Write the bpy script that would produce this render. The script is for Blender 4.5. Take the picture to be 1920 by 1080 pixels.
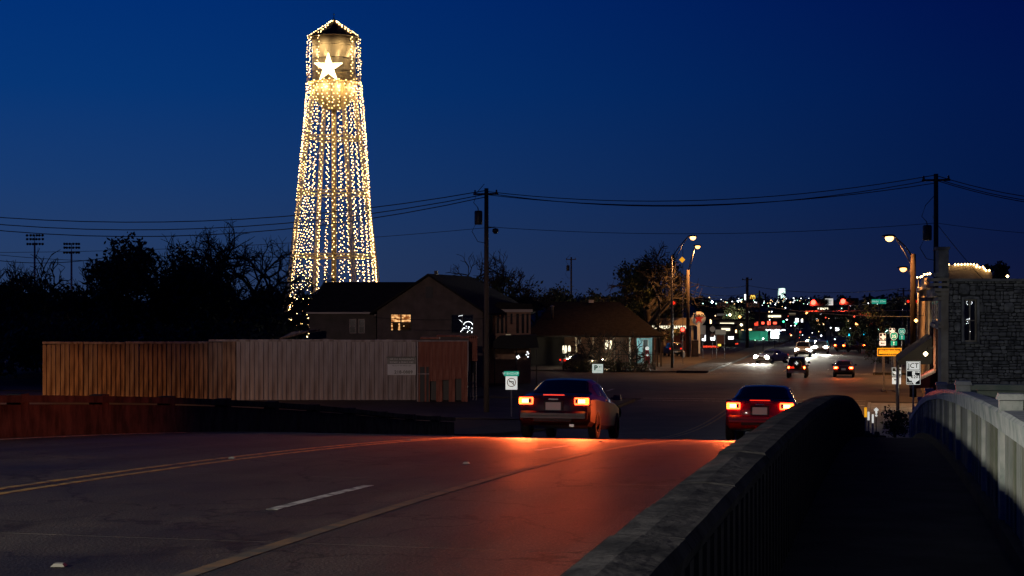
import bpy, bmesh, math, random
from mathutils import Vector, Matrix
R = math.radians
for o in list(bpy.data.objects): bpy.data.objects.remove(o)
scene = bpy.context.scene
col = scene.collection

# ------------------------------------------------------------------ camera, sky, exposure
F = 3045.0          # focal length in photo pixels (1920 wide)
ZC = 6.4            # eye height above the town's street level
cam_d = bpy.data.cameras.new('camera'); cam = bpy.data.objects.new('camera', cam_d); col.objects.link(cam)
cam.location = (0, 0, ZC); cam.rotation_euler = (R(90), 0, 0)
cam_d.sensor_width = 36; cam_d.lens = 36 * F / 1920; cam_d.shift_y = 30 / 1920
cam_d.clip_start = 0.1; cam_d.clip_end = 9000
scene.camera = cam
scene.render.resolution_x, scene.render.resolution_y = 1024, 576
scene.view_settings.view_transform = 'Standard'; scene.view_settings.look = 'None'
scene.view_settings.gamma = 1; scene.view_settings.exposure = 0
cy = scene.cycles
cy.use_denoising = True; cy.sample_clamp_indirect = 1.5; cy.sample_clamp_direct = 0
cy.max_bounces = 5; cy.diffuse_bounces = 2; cy.glossy_bounces = 3; cy.transparent_max_bounces = 8
cy.use_light_tree = True; cy.caustics_reflective = False; cy.caustics_refractive = False

world = bpy.data.worlds.new('World'); scene.world = world; world.use_nodes = True
wn = world.node_tree; wn.nodes.clear()
def wnode(t, **k):
    n = wn.nodes.new(t)
    for a, b in k.items(): setattr(n, a, b)
    return n
wo = wnode('ShaderNodeOutputWorld'); bg = wnode('ShaderNodeBackground')
tc = wnode('ShaderNodeTexCoord'); sep = wnode('ShaderNodeSeparateXYZ')
wn.links.new(tc.outputs['Generated'], sep.inputs[0])
def sky_ramp(stops):
    r = wnode('ShaderNodeValToRGB'); e = r.color_ramp.elements
    e[0].position, e[0].color = stops[0][0], (*stops[0][1], 1); e[1].position, e[1].color = stops[-1][0], (*stops[-1][1], 1)
    for p, c_ in stops[1:-1]: q = e.new(p); q.color = (*c_, 1)
    wn.links.new(sep.outputs['Z'], r.inputs[0]); return r
west = sky_ramp([(0, (.024, .046, .115)), (.03, (.019, .047, .132)), (.075, (.009, .044, .165)), (.13, (.002, .038, .185)), (.19, (.0, .030, .185)), (.65, (.0, .008, .06))])
east = sky_ramp([(0, (.0055, .0070, .034)), (.03, (.0025, .0058, .038)), (.075, (.0006, .0066, .050)), (.13, (.0002, .0058, .058)), (.19, (.0, .0032, .060)), (.65, (.0, .0012, .024))])
# dusk afterglow: brighter to the left (west), darker to the right
dot = wnode('ShaderNodeVectorMath', operation='DOT_PRODUCT'); dot.inputs[1].default_value = (-.80, .60, 0)
wn.links.new(tc.outputs['Generated'], dot.inputs[0])
mr = wnode('ShaderNodeMapRange', interpolation_type='SMOOTHSTEP'); mr.inputs['From Min'].default_value = .22; mr.inputs['From Max'].default_value = .92
wn.links.new(dot.outputs['Value'], mr.inputs['Value'])
mx_ = wnode('ShaderNodeMix', data_type='RGBA'); wn.links.new(mr.outputs[0], mx_.inputs[0]); wn.links.new(east.outputs[0], mx_.inputs[6]); wn.links.new(west.outputs[0], mx_.inputs[7])
wn.links.new(mx_.outputs[2], bg.inputs['Color']); bg.inputs['Strength'].default_value = 1.0
wn.links.new(bg.outputs[0], wo.inputs[0])

# ------------------------------------------------------------------ materials
def mat(name, c, rough=.8, metal=0.0, c2=None, scale=4.0, bump=0.0, bscale=None, stretch=None, spec=.5, emit=None, es=0, coords='Object', detail=6, lo=.35, hi=.65, coat=0):
    m = bpy.data.materials.new(name); m.use_nodes = True
    nt = m.node_tree; b = nt.nodes['Principled BSDF']
    b.inputs['Base Color'].default_value = (*c, 1); b.inputs['Roughness'].default_value = rough
    b.inputs['Metallic'].default_value = metal; b.inputs['Specular IOR Level'].default_value = spec
    if coat: b.inputs['Coat Weight'].default_value = coat
    if emit: b.inputs['Emission Color'].default_value = (*emit, 1); b.inputs['Emission Strength'].default_value = es
    if c2 or bump:
        t = nt.nodes.new('ShaderNodeTexCoord'); mp = nt.nodes.new('ShaderNodeMapping')
        if stretch: mp.inputs['Scale'].default_value = stretch
        nt.links.new(t.outputs[coords], mp.inputs[0])
        if c2:
            n = nt.nodes.new('ShaderNodeTexNoise'); n.inputs['Scale'].default_value = scale; n.inputs['Detail'].default_value = detail
            r = nt.nodes.new('ShaderNodeValToRGB')
            r.color_ramp.elements[0].position = lo; r.color_ramp.elements[1].position = hi
            r.color_ramp.elements[0].color = (*c, 1); r.color_ramp.elements[1].color = (*c2, 1)
            nt.links.new(mp.outputs[0], n.inputs['Vector']); nt.links.new(n.outputs['Fac'], r.inputs[0]); nt.links.new(r.outputs[0], b.inputs['Base Color'])
        if bump:
            n2 = nt.nodes.new('ShaderNodeTexNoise'); n2.inputs['Scale'].default_value = bscale or scale * 6; n2.inputs['Detail'].default_value = 5
            bp = nt.nodes.new('ShaderNodeBump'); bp.inputs['Strength'].default_value = bump; bp.inputs['Distance'].default_value = .02
            nt.links.new(mp.outputs[0], n2.inputs['Vector']); nt.links.new(n2.outputs['Fac'], bp.inputs['Height']); nt.links.new(bp.outputs[0], b.inputs['Normal'])
    return m
def glow(name, c, s):
    m = bpy.data.materials.new(name); m.use_nodes = True; nt = m.node_tree; nt.nodes.clear()
    o = nt.nodes.new('ShaderNodeOutputMaterial'); e = nt.nodes.new('ShaderNodeEmission')
    e.inputs[0].default_value = (*c, 1); e.inputs[1].default_value = s; nt.links.new(e.outputs[0], o.inputs[0])
    return m
def dim(m):            # far or tiny emitters need not be sampled as lights
    m.cycles.emission_sampling = 'NONE'; return m

M = {}
M['asphalt'] = mat('asphalt', (.036, .033, .031), .62, c2=(.075, .068, .062), scale=1.1, bump=.7, bscale=38, detail=9, spec=.22)
def rich_asphalt(m):
    nt = m.node_tree; b = nt.nodes['Principled BSDF']; L = nt.links.new; N = nt.nodes.new
    t = N('ShaderNodeTexCoord'); mp = N('ShaderNodeMapping'); mp.inputs['Rotation'].default_value = (0, 0, math.atan2(.2234, .9747)); L(t.outputs['Object'], mp.inputs[0])
    big = N('ShaderNodeTexNoise'); big.inputs['Scale'].default_value = .45; big.inputs['Detail'].default_value = 9; L(mp.outputs[0], big.inputs['Vector'])
    r1 = N('ShaderNodeValToRGB'); r1.color_ramp.elements[0].position = .30; r1.color_ramp.elements[0].color = (.030, .026, .024, 1); r1.color_ramp.elements[1].position = .68; r1.color_ramp.elements[1].color = (.088, .076, .066, 1); L(big.outputs['Fac'], r1.inputs[0])
    # oil and tyre darkening in long streaks along the lanes
    mp2 = N('ShaderNodeMapping'); mp2.inputs['Scale'].default_value = (1.1, .09, 1); L(mp.outputs[0], mp2.inputs[0])
    st_ = N('ShaderNodeTexNoise'); st_.inputs['Scale'].default_value = 1.0; st_.inputs['Detail'].default_value = 6; L(mp2.outputs[0], st_.inputs['Vector'])
    r2 = N('ShaderNodeValToRGB'); r2.color_ramp.elements[0].position = .34; r2.color_ramp.elements[0].color = (.45, .45, .45, 1); r2.color_ramp.elements[1].position = .60; r2.color_ramp.elements[1].color = (1, 1, 1, 1); L(st_.outputs['Fac'], r2.inputs[0])
    m1 = N('ShaderNodeMix'); m1.data_type = 'RGBA'; m1.blend_type = 'MULTIPLY'; m1.inputs[0].default_value = 1; L(r1.outputs[0], m1.inputs[6]); L(r2.outputs[0], m1.inputs[7])
    # stains with ragged edges
    mp3 = N('ShaderNodeMapping'); mp3.inputs['Scale'].default_value = (.6, .25, 1); mp3.inputs['Location'].default_value = (3.3, 1.2, 0); L(mp.outputs[0], mp3.inputs[0])
    sn = N('ShaderNodeTexNoise'); sn.inputs['Scale'].default_value = 1.3; sn.inputs['Detail'].default_value = 12; sn.inputs['Roughness'].default_value = .7; L(mp3.outputs[0], sn.inputs['Vector'])
    r3 = N('ShaderNodeValToRGB'); r3.color_ramp.elements[0].position = .33; r3.color_ramp.elements[0].color = (.22, .22, .22, 1); r3.color_ramp.elements[1].position = .42; r3.color_ramp.elements[1].color = (1, 1, 1, 1); L(sn.outputs['Fac'], r3.inputs[0])
    m2 = N('ShaderNodeMix'); m2.data_type = 'RGBA'; m2.blend_type = 'MULTIPLY'; m2.inputs[0].default_value = 1; L(m1.outputs[2], m2.inputs[6]); L(r3.outputs[0], m2.inputs[7])
    # aggregate speckle
    sp = N('ShaderNodeTexVoronoi'); sp.inputs['Scale'].default_value = 34; L(mp.outputs[0], sp.inputs['Vector'])
    r4 = N('ShaderNodeValToRGB'); r4.color_ramp.elements[0].position = .05; r4.color_ramp.elements[0].color = (2.4, 2.3, 2.1, 1); r4.color_ramp.elements[1].position = .38; r4.color_ramp.elements[1].color = (.72, .72, .72, 1); L(sp.outputs['Distance'], r4.inputs[0])
    m3 = N('ShaderNodeMix'); m3.data_type = 'RGBA'; m3.blend_type = 'MULTIPLY'; m3.inputs[0].default_value = .85; L(m2.outputs[2], m3.inputs[6]); L(r4.outputs[0], m3.inputs[7])
    # fine cracks
    ck = N('ShaderNodeTexVoronoi'); ck.feature = 'DISTANCE_TO_EDGE'; ck.inputs['Scale'].default_value = .42
    wp = N('ShaderNodeTexNoise'); wp.inputs['Scale'].default_value = 2.2; wp.inputs['Detail'].default_value = 8; L(mp.outputs[0], wp.inputs['Vector'])
    ad = N('ShaderNodeMix'); ad.data_type = 'RGBA'; ad.blend_type = 'ADD'; ad.inputs[0].default_value = .9; L(mp.outputs[0], ad.inputs[6]); L(wp.outputs['Color'], ad.inputs[7]); L(ad.outputs[2], ck.inputs['Vector'])
    r5 = N('ShaderNodeValToRGB'); r5.color_ramp.elements[0].position = .004; r5.color_ramp.elements[0].color = (.25, .25, .25, 1); r5.color_ramp.elements[1].position = .016; r5.color_ramp.elements[1].color = (1, 1, 1, 1); L(ck.outputs['Distance'], r5.inputs[0])
    m4 = N('ShaderNodeMix'); m4.data_type = 'RGBA'; m4.blend_type = 'MULTIPLY'; m4.inputs[0].default_value = 1; L(m3.outputs[2], m4.inputs[6]); L(r5.outputs[0], m4.inputs[7])
    L(m4.outputs[2], b.inputs['Base Color'])
    rr = N('ShaderNodeMapRange'); rr.inputs['To Min'].default_value = .50; rr.inputs['To Max'].default_value = .80; L(big.outputs['Fac'], rr.inputs['Value']); L(rr.outputs[0], b.inputs['Roughness'])
rich_asphalt(M['asphalt'])
M['asphalt_far'] = mat('asphalt_far', (.036, .031, .028), .72, c2=(.075, .062, .052), scale=.35, bump=.25, bscale=12, detail=8, spec=.2)
M['seam'] = mat('seam', (.012, .011, .010), .9)
M['paint_white'] = mat('paint_white', (.10, .095, .09), .7, c2=(.52, .51, .48), scale=6, lo=.36, hi=.56, detail=12)
M['paint_yellow'] = mat('paint_yellow', (.42, .24, .04), .7, c2=(.10, .075, .04), scale=6, lo=.42, hi=.62, detail=12)
M['paint_worn'] = mat('paint_worn', (.16, .085, .035), .8, c2=(.055, .045, .035), scale=5, lo=.35, hi=.62)
M['stud'] = mat('stud', (.22, .21, .19), .6)
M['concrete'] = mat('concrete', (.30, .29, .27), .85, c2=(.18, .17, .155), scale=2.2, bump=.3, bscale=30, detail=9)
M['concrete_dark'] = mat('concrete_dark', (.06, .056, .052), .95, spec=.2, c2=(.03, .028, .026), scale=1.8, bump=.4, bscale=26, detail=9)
M['parapet'] = mat('parapet', (.055, .052, .055), .95, spec=.15, c2=(.014, .014, .017), scale=3.5, bump=.8, bscale=14, detail=10, stretch=(1, 1, .5))
M['rail_green'] = mat('rail_green', (.15, .18, .165), .85, c2=(.27, .27, .26), scale=2.6, bump=.5, bscale=22, detail=9, stretch=(1, 1, .45))
M['rail_mossy'] = mat('rail_mossy', (.09, .115, .08), .9, c2=(.20, .19, .16), scale=3.4, bump=.6, bscale=20, detail=9, stretch=(1, 1, .35))
M['rail_cap'] = mat('rail_cap', (.46, .48, .47), .8, c2=(.22, .27, .26), scale=5, bump=.5, bscale=30, detail=9)
M['rail_arm'] = mat('rail_arm', (.14, .21, .17), .85, c2=(.24, .28, .24), scale=5, bump=.5, bscale=24)
M['ground'] = mat('ground', (.035, .035, .022), .95, c2=(.06, .045, .03), scale=.25, detail=9)
M['grass'] = mat('grass', (.05, .06, .025), .95, c2=(.09, .075, .04), scale=1.2, detail=9)
M['bark'] = mat('bark', (.05, .04, .032), .95, c2=(.03, .025, .02), scale=6)
M['leaf'] = mat('leaf', (.035, .05, .018), .7, c2=(.06, .075, .025), scale=.8)
M['leaf_dry'] = mat('leaf_dry', (.10, .055, .03), .8, c2=(.06, .04, .02), scale=.8)
M['wood_pole'] = mat('wood_pole', (.085, .062, .045), .9, c2=(.05, .038, .03), scale=3, stretch=(4, 4, .4))
M['steel'] = mat('steel', (.32, .32, .32), .45, .7, c2=(.22, .22, .22), scale=6)
M['dark_steel'] = mat('dark_steel', (.05, .05, .052), .5, .5)
M['black'] = mat('black', (.012, .012, .012), .6)
M['wire'] = mat('wire', (.01, .01, .01), .8)
M['tower_paint'] = mat('tower_paint', (.55, .50, .38), .42, .25, c2=(.38, .34, .25), scale=.8, stretch=(1, 1, .2), detail=8)
M['tower_seam'] = mat('tower_seam', (.16, .14, .10), .7)
M['tower_leg'] = mat('tower_leg', (.42, .34, .18), .55, .3)
M['roof_metal'] = mat('roof_metal', (.045, .035, .03), .7, c2=(.03, .025, .02), scale=3)
M['bulb'] = glow('bulb', (1.0, .60, .22), 17.0)
M['star_light'] = glow('star_light', (1.0, .74, .36), 9.0)
M['shingle'] = mat('shingle', (.014, .012, .011), .95, spec=.15, c2=(.024, .021, .019), scale=3, bump=.4, bscale=18)
M['wood_dark'] = mat('wood_dark', (.03, .022, .016), .95, spec=.1, c2=(.018, .013, .01), scale=3, stretch=(4, 4, .4))
M['stucco'] = mat('stucco', (.12, .09, .075), .9, c2=(.08, .06, .05), scale=1.5, bump=.3, bscale=20)
M['stucco_dark'] = mat('stucco_dark', (.10, .08, .07), .9, c2=(.07, .06, .05), scale=1.5)
M['trim'] = mat('trim', (.45, .38, .32), .75)
M['glass_dark'] = mat('glass_dark', (.012, .013, .016), .08, 0, spec=.8)
M['frame_dark'] = mat('frame_dark', (.04, .035, .03), .6)
def corr(name, c, c2, rough, metal, lo, hi, sc):
    return mat(name, c, rough, metal, c2=c2, scale=sc, stretch=(1, 1, .16), detail=9, lo=lo, hi=hi, bump=.15, bscale=8, coords='Object')
M['metal_panel'] = corr('metal_panel', (.36, .31, .30), (.17, .12, .105), .6, .1, .38, .70, 2.4)
M['metal_panel_b'] = corr('metal_panel_b', (.30, .22, .17), (.12, .065, .045), .65, .1, .38, .64, 2.8)
M['metal_tan'] = corr('metal_tan', (.34, .21, .13), (.10, .05, .03), .65, .1, .36, .62, 3.4)
M['rust'] = corr('rust', (.20, .055, .030), (.38, .17, .11), .7, .2, .45, .8, 3.5)
M['stone'] = mat('stone', (.36, .35, .32), .95, c2=(.13, .125, .12), scale=2.6, bump=1.0, bscale=11, detail=10, coords='Object')
M['stone_b'] = mat('stone_b', (.24, .235, .22), .95, c2=(.08, .08, .075), scale=3.4, bump=1.0, bscale=9, detail=10)
M['stone_c'] = mat('stone_c', (.15, .145, .14), .95, c2=(.30, .29, .26), scale=1.9, bump=1.0, bscale=13, detail=10)
M['mortar'] = mat('mortar', (.055, .053, .05), 1.0, c2=(.03, .03, .03), scale=5)
M['limestone'] = mat('limestone', (.42, .36, .28), .9, c2=(.27, .22, .16), scale=1.6, bump=.5, bscale=10, detail=9)
M['brick'] = mat('brick', (.30, .12, .07), .9, c2=(.20, .08, .05), scale=9)
M['awning'] = mat('awning', (.012, .012, .014), .9)
M['awning_red'] = mat('awning_red', (.20, .03, .02), .9)
M['sign_white'] = mat('sign_white', (.80, .80, .76), .35, emit=(.80, .80, .74), es=.75)      # glow put into the colour, as headlamp light returned by the sheeting
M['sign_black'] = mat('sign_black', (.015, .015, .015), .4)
M['sign_green'] = mat('sign_green', (.0, .22, .14), .35, emit=(.02, .42, .28), es=.6)  # green glow added to the colour for headlamp light sent back
M['sign_greenw'] = mat('sign_greenw', (.75, .85, .78), .35, emit=(.70, .85, .76), es=.6)  # pale legend colour, self-glowing as if caught by headlamps
M['sign_orange'] = mat('sign_orange', (.90, .36, .02), .4, emit=(1.0, .44, .02), es=.85)  # orange with returned headlamp light built in as glow
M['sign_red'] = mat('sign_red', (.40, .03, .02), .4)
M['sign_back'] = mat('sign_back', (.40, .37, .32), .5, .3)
M['sign_pale'] = mat('sign_pale', (.62, .60, .50), .6, emit=(.55, .50, .38), es=.10)  # faint glow put into the colour of plates, backs and posts
M['shop_sign'] = mat('shop_sign', (.62, .62, .60), .7)
M['tyre'] = mat('tyre', (.012, .012, .012), .85)
M['rim'] = mat('rim', (.35, .35, .36), .3, .9)
M['chrome'] = mat('chrome', (.6, .6, .6), .15, 1.0)
M['chrome_dull'] = mat('chrome_dull', (.35, .35, .35), .35, .9)
M['plastic'] = mat('plastic', (.02, .02, .021), .55)
M['car_black'] = mat('car_black', (.015, .016, .018), .3, .2, coat=.8)
M['car_red'] = mat('car_red', (.30, .012, .008), .28, .2, coat=.9)
M['car_dark'] = mat('car_dark', (.035, .012, .012), .32, .3, coat=.6)
M['car_grey'] = mat('car_grey', (.10, .105, .11), .3, .5, coat=.8)
M['car_silver'] = mat('car_silver', (.38, .38, .37), .3, .6, coat=.8)
M['car_white'] = mat('car_white', (.60, .60, .58), .35, coat=.5)
M['car_blue'] = mat('car_blue', (.03, .05, .10), .3, .4, coat=.8)
M['tail'] = glow('tail', (1.0, .035, .008), 18.0)
M['tail_core'] = glow('tail_core', (1.0, .22, .03), 45.0)
M['amber'] = glow('amber', (1.0, .32, .02), 14.0)
M['red_lens'] = mat('red_lens', (.35, .01, .008), .15, emit=(1, .03, .01), es=1.2)
M['lens_white'] = mat('lens_white', (.6, .6, .58), .15)
M['plate'] = mat('plate', (.35, .35, .33), .6, emit=(.8, .75, .65), es=.05)
M['headlamp'] = glow('headlamp', (1.0, .97, .82), 420.0)
M['headlamp_soft'] = glow('headlamp_soft', (1.0, .85, .55), 60.0)
M['sodium'] = glow('sodium', (1.0, .42, .10), 6.5)
M['sodium_pale'] = glow('sodium_pale', (1.0, .46, .14), 6.0)
M['white_lamp'] = glow('white_lamp', (1.0, .86, .50), 9.0)
M['cold_lamp'] = glow('cold_lamp', (.62, .95, 1.0), 40.0)
M['sig_red'] = glow('sig_red', (1.0, .035, .02), 15.0)
M['sig_green'] = glow('sig_green', (.06, 1.0, .38), 4.5)
M['sig_cyan'] = glow('sig_cyan', (.02, .68, 1.0), 4.5)
M['tail_amber'] = glow('tail_amber', (1.0, .30, .02), 9.0)
M['lens_off'] = mat('lens_off', (.03, .02, .01), .2)
M['panel_lit'] = glow('panel_lit', (.80, 1.0, .96), 5.0)
M['panel_warm'] = glow('panel_warm', (1.0, .9, .62), 1.6)
M['panel_red'] = dim(glow('panel_red', (1.0, .07, .03), 1.3))
M['panel_yellow'] = dim(glow('panel_yellow', (1.0, .72, .10), 1.2))
M['far_white'] = dim(glow('far_white', (.92, .97, 1.0), 5.0))
M['far_warm'] = dim(glow('far_warm', (1.0, .62, .28), 4.5))
M['far_green'] = dim(glow('far_green', (.5, 1.0, .75), 4.0))
M['far_red'] = dim(glow('far_red', (1.0, .08, .04), 3.0))
M['tank_far'] = mat('tank_far', (.6, .65, .62), .7)

# ------------------------------------------------------------------ helpers
def root_empty(name, loc=(0, 0, 0), rz=0.0, label=None, cat=None, group=None, kind=None):
    o = bpy.data.objects.new(name, None); o.empty_display_size = .3; col.objects.link(o)
    o.location = loc; o.rotation_euler = (0, 0, rz)
    if label: o['label'] = label
    if cat: o['category'] = cat
    if group: o['group'] = group
    if kind: o['kind'] = kind
    return o
thing = root_empty
class MB:
    def __init__(s): s.v = []; s.f = []; s.sm = []
    def add(s, vs, fs, smooth=False, mx=None):
        n = len(s.v)
        s.v += [tuple(mx @ Vector(v)) if mx is not None else tuple(v) for v in vs]
        s.f += [tuple(i + n for i in f) for f in fs]; s.sm += [smooth] * len(fs); return s
    def box(s, c, d, mx=None, taper=1.0):
        x, y, z = c; a, b, h = d[0] / 2, d[1] / 2, d[2] / 2; t = taper
        vs = [(x-a, y-b, z-h), (x+a, y-b, z-h), (x+a, y+b, z-h), (x-a, y+b, z-h), (x-a*t, y-b*t, z+h), (x+a*t, y-b*t, z+h), (x+a*t, y+b*t, z+h), (x-a*t, y+b*t, z+h)]
        return s.add(vs, [(0,3,2,1), (4,5,6,7), (0,1,5,4), (1,2,6,5), (2,3,7,6), (3,0,4,7)], mx=mx)
    def tube(s, pts, r, n=6, r2=None, caps=True):
        pts = [Vector(p) for p in pts]; m = len(pts); rings = []
        for i, p in enumerate(pts):
            t = (pts[min(i+1, m-1)] - pts[max(i-1, 0)]).normalized()
            u = t.cross(Vector((0, 0, 1)) if abs(t.z) < .95 else Vector((1, 0, 0))).normalized(); w = t.cross(u)
            rr = r if r2 is None else r + (r2 - r) * i / max(1, m-1)
            rings.append([p + (u * math.cos(2*math.pi*k/n) + w * math.sin(2*math.pi*k/n)) * rr for k in range(n)])
        vs = [v for g in rings for v in g]; fs = []
        for i in range(m-1):
            for k in range(n): fs.append((i*n+k, i*n+(k+1) % n, (i+1)*n+(k+1) % n, (i+1)*n+k))
        if caps and n > 2: fs += [tuple(range(n))[::-1], tuple((m-1)*n+k for k in range(n))]
        return s.add(vs, fs, n > 4)
    def lathe(s, prof, c=(0, 0, 0), n=24, axis='z', mx=None):
        vs = []; fs = []; m = len(prof)
        for k in range(n):
            a = 2*math.pi*k/n
            for r, h in prof:
                if axis == 'z': vs.append((c[0]+r*math.cos(a), c[1]+r*math.sin(a), c[2]+h))
                elif axis == 'y': vs.append((c[0]+r*math.cos(a), c[1]+h, c[2]+r*math.sin(a)))
                else: vs.append((c[0]+h, c[1]+r*math.cos(a), c[2]+r*math.sin(a)))
        for k in range(n):
            for j in range(m-1):
                q = (k+1) % n; fs.append((k*m+j, q*m+j, q*m+j+1, k*m+j+1))
        return s.add(vs, fs, True, mx)
    def prism(s, poly, y0, y1, mx=None):         # poly in x,z extruded along y
        n = len(poly); vs = [(x, y0, z) for x, z in poly] + [(x, y1, z) for x, z in poly]
        fs = [tuple(range(n))[::-1], tuple(range(n, 2*n))] + [(i, (i+1) % n, n+(i+1) % n, n+i) for i in range(n)]
        return s.add(vs, fs, mx=mx)
    def quad(s, a, b, c, d): return s.add([a, b, c, d], [(0, 1, 2, 3)])
    def ball(s, c, r, n=2):
        vs = [(0,0,1),(1,0,0),(0,1,0),(-1,0,0),(0,-1,0),(0,0,-1)]
        fs = [(0,1,2),(0,2,3),(0,3,4),(0,4,1),(5,2,1),(5,3,2),(5,4,3),(5,1,4)]
        return s.add([(c[0]+v[0]*r, c[1]+v[1]*r, c[2]+v[2]*r) for v in vs], fs, True)
    def mesh(s, name, m):
        me = bpy.data.meshes.new(name); me.from_pydata(s.v, [], s.f)
        me.polygons.foreach_set('use_smooth', s.sm); me.materials.append(m); me.update(); return me
    def build(s, name, m, parent=None, label=None, loc=None, kind=None, fix=True):
        me = s.mesh(name, m if not isinstance(m, str) else M[m])
        if fix:
            b = bmesh.new(); b.from_mesh(me); bmesh.ops.recalc_face_normals(b, faces=b.faces); b.to_mesh(me); b.free()
        o = bpy.data.objects.new(name, me); col.objects.link(o); o.parent = parent
        if loc is not None: o.location = loc
        if label: o['label'] = label
        if kind: o['kind'] = kind
        return o
def tag(o, label=None, cat=None, group=None, kind=None):
    for k, v in (('label', label), ('category', cat), ('group', group), ('kind', kind)):
        if v: o[k] = v
    return o
def smooth_by_angle(o, ang=35):
    me = o.data
    me.polygons.foreach_set('use_smooth', [True] * len(me.polygons))
    try: me.set_sharp_from_angle(angle=R(ang))
    except Exception: pass
def copy_tree(o, parent=None):
    c = o.copy(); col.objects.link(c)
    if parent is not None: c.parent = parent
    for ch in list(o.children): copy_tree(ch, c)
    return c
def piece(name, me, parent, loc, rot=(0, 0, 0), scale=(1, 1, 1), label=None):
    o = bpy.data.objects.new(name, me); col.objects.link(o); o.parent = parent
    o.location = loc; o.rotation_euler = rot; o.scale = scale
    if label: o['label'] = label
    return o
def Wp(px, py, Y): return Vector(((px - 960) / F * Y, Y, ZC - (py - 570) / F * Y))
DX, DY = .2234, .9747
RZ = -math.atan2(DX, DY)           # local +Y turned along the road
def P(s, t, z=0.0): return Vector((DX*s + DY*t, DY*s - DX*t, z))
def drop(s):
    if s < 50: return .0010 * s * s
    if s < 93: u = s - 50; return 2.5 + .1*u - .1/86*u*u
    return 4.65
def road_z(s): return 4.65 - drop(s) if s > 0 else 4.65
def s_at(px, t):                   # distance along the road at which the line t shows at column px
    k = (px - 960) / F; return t * (k*-DX - DY) / (DX - k*DY)
def light(kind, name, loc, energy, color, parent=None, size=.1, rot=None, spot=None, blend=.6):
    d = bpy.data.lights.new(name, kind); d.energy = energy; d.color = color
    if kind == 'SPOT': d.spot_size = R(spot or 150); d.spot_blend = blend; d.shadow_soft_size = size
    elif kind == 'POINT': d.shadow_soft_size = size
    o = bpy.data.objects.new(name, d); col.objects.link(o); o.parent = parent; o.location = loc
    if rot: o.rotation_euler = rot
    return o
_fonts = {}
def text(name, body, size, m, parent, loc, rot=(R(90), 0, 0), align='CENTER', sx=1.0, extrude=.004, bold=0.0):
    c = bpy.data.curves.new(name, 'FONT'); c.body = body; c.size = size; c.align_x = align; c.align_y = 'CENTER'; c.extrude = extrude; c.offset = bold
    c.resolution_u = 3; c.space_character = 1.05
    tmp = bpy.data.objects.new('tmp', c); col.objects.link(tmp); dg = bpy.context.evaluated_depsgraph_get(); me = bpy.data.meshes.new_from_object(tmp.evaluated_get(dg))
    bpy.data.objects.remove(tmp); bpy.data.curves.remove(c); me.name = name; me.materials.clear(); me.materials.append(M[m]); o = bpy.data.objects.new(name, me); col.objects.link(o); o.parent = parent
    o.location = loc; o.rotation_euler = rot; o.scale = (sx, 1, 1); return o

# ------------------------------------------------------------------ ground
def gz(x, y):
    s = DX*x + DY*y; t = DY*x - DX*y
    z = -.06
    if s < 62:
        u = min(1, (62 - s) / 16); z = -.06 - 5.0 * u*u*(3-2*u)
    if s > 420: z += min(1, (s-420)/1400) * 11
    return z
xs = sorted(set([-4000,-2500,-1500,-900,-600] + list(range(-400, 401, 20)) + [600,900,1500,2500,4000]))
ys = sorted(set([-400,-200,-100] + list(range(-60, 121, 5)) + list(range(120, 420, 20)) + [420,460,520,600,720,850,1000,1200,1500,1820,2500,4000,7000]))
mb = MB(); vs = [(x, y, gz(x, y)) for y in ys for x in xs]; nx = len(xs)
mb.add(vs, [(j*nx+i, j*nx+i+1, (j+1)*nx+i+1, (j+1)*nx+i) for j in range(len(ys)-1) for i in range(nx-1)], True)
mb.build('ground', 'ground', kind='structure', fix=False)

# ------------------------------------------------------------------ bridge: road slabs, pavement, markings
def strip(mbx, s0, s1, t0, t1, dz=0.0, th=.25, step=1.5, zf=road_z):
    n = max(1, int(math.ceil((s1-s0)/step))); vs = []; 
    for i in range(n+1):
        s = s0 + (s1-s0)*i/n; z = zf(s) + dz
        vs += [P(s, t0, z), P(s, t1, z), P(s, t1, z-th), P(s, t0, z-th)]
    fs = []
    for i in range(n):
        a = 4*i; b = a+4; fs += [(a, b, b+1, a+1), (a+1, b+1, b+2, a+2), (a+2, b+2, b+3, a+3), (a+3, b+3, b, a)]
    fs += [(0, 1, 2, 3), (4*n+3, 4*n+2, 4*n+1, 4*n)]
    mbx.add(vs, fs)
br = root_empty('bridge_road', kind='structure')
T0, T1 = -16.0, -1.0
s = -14.0
joints = []
while s < 60:
    e = s + 6.55
    mb = MB(); strip(mb, s, min(e, 60) - .014, T0, T1); mb.build('deck_slab', 'asphalt', br); joints.append(e); s = e
mb = MB(); strip(mb, -16, 60, T0, T1, dz=-.03, th=.5); mb.build('deck_base', 'seam', br)
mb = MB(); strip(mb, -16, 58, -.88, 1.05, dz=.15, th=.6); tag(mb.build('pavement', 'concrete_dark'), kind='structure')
mb = MB(); strip(mb, 60, 560, T0, T1, th=.05, step=3); tag(mb.build('road', 'asphalt_far'), kind='structure')
mb = MB(); strip(mb, 58, 106, -1.0, 2.6, dz=.15, th=.4, step=2); 
strip(mb, 152, 400, -1.0, 2.6, dz=.15, th=.4, step=8); strip(mb, 62, 106, -19, -16, dz=.15, th=.4, step=2); strip(mb, 152, 400, -19, -16, dz=.15, th=.4, step=8)
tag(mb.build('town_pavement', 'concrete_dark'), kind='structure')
# pavement slabs near the bridge end (they show as pale joints)
mb = MB()
for k in range(30):
    s0 = 60 + 1.5*k
    if s0 < 104: strip(mb, s0+.03, s0+1.47, -.8, 2.5, dz=.162, th=.02, step=2)
tag(mb.build('paving_flags', 'concrete'), kind='structure')
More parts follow.
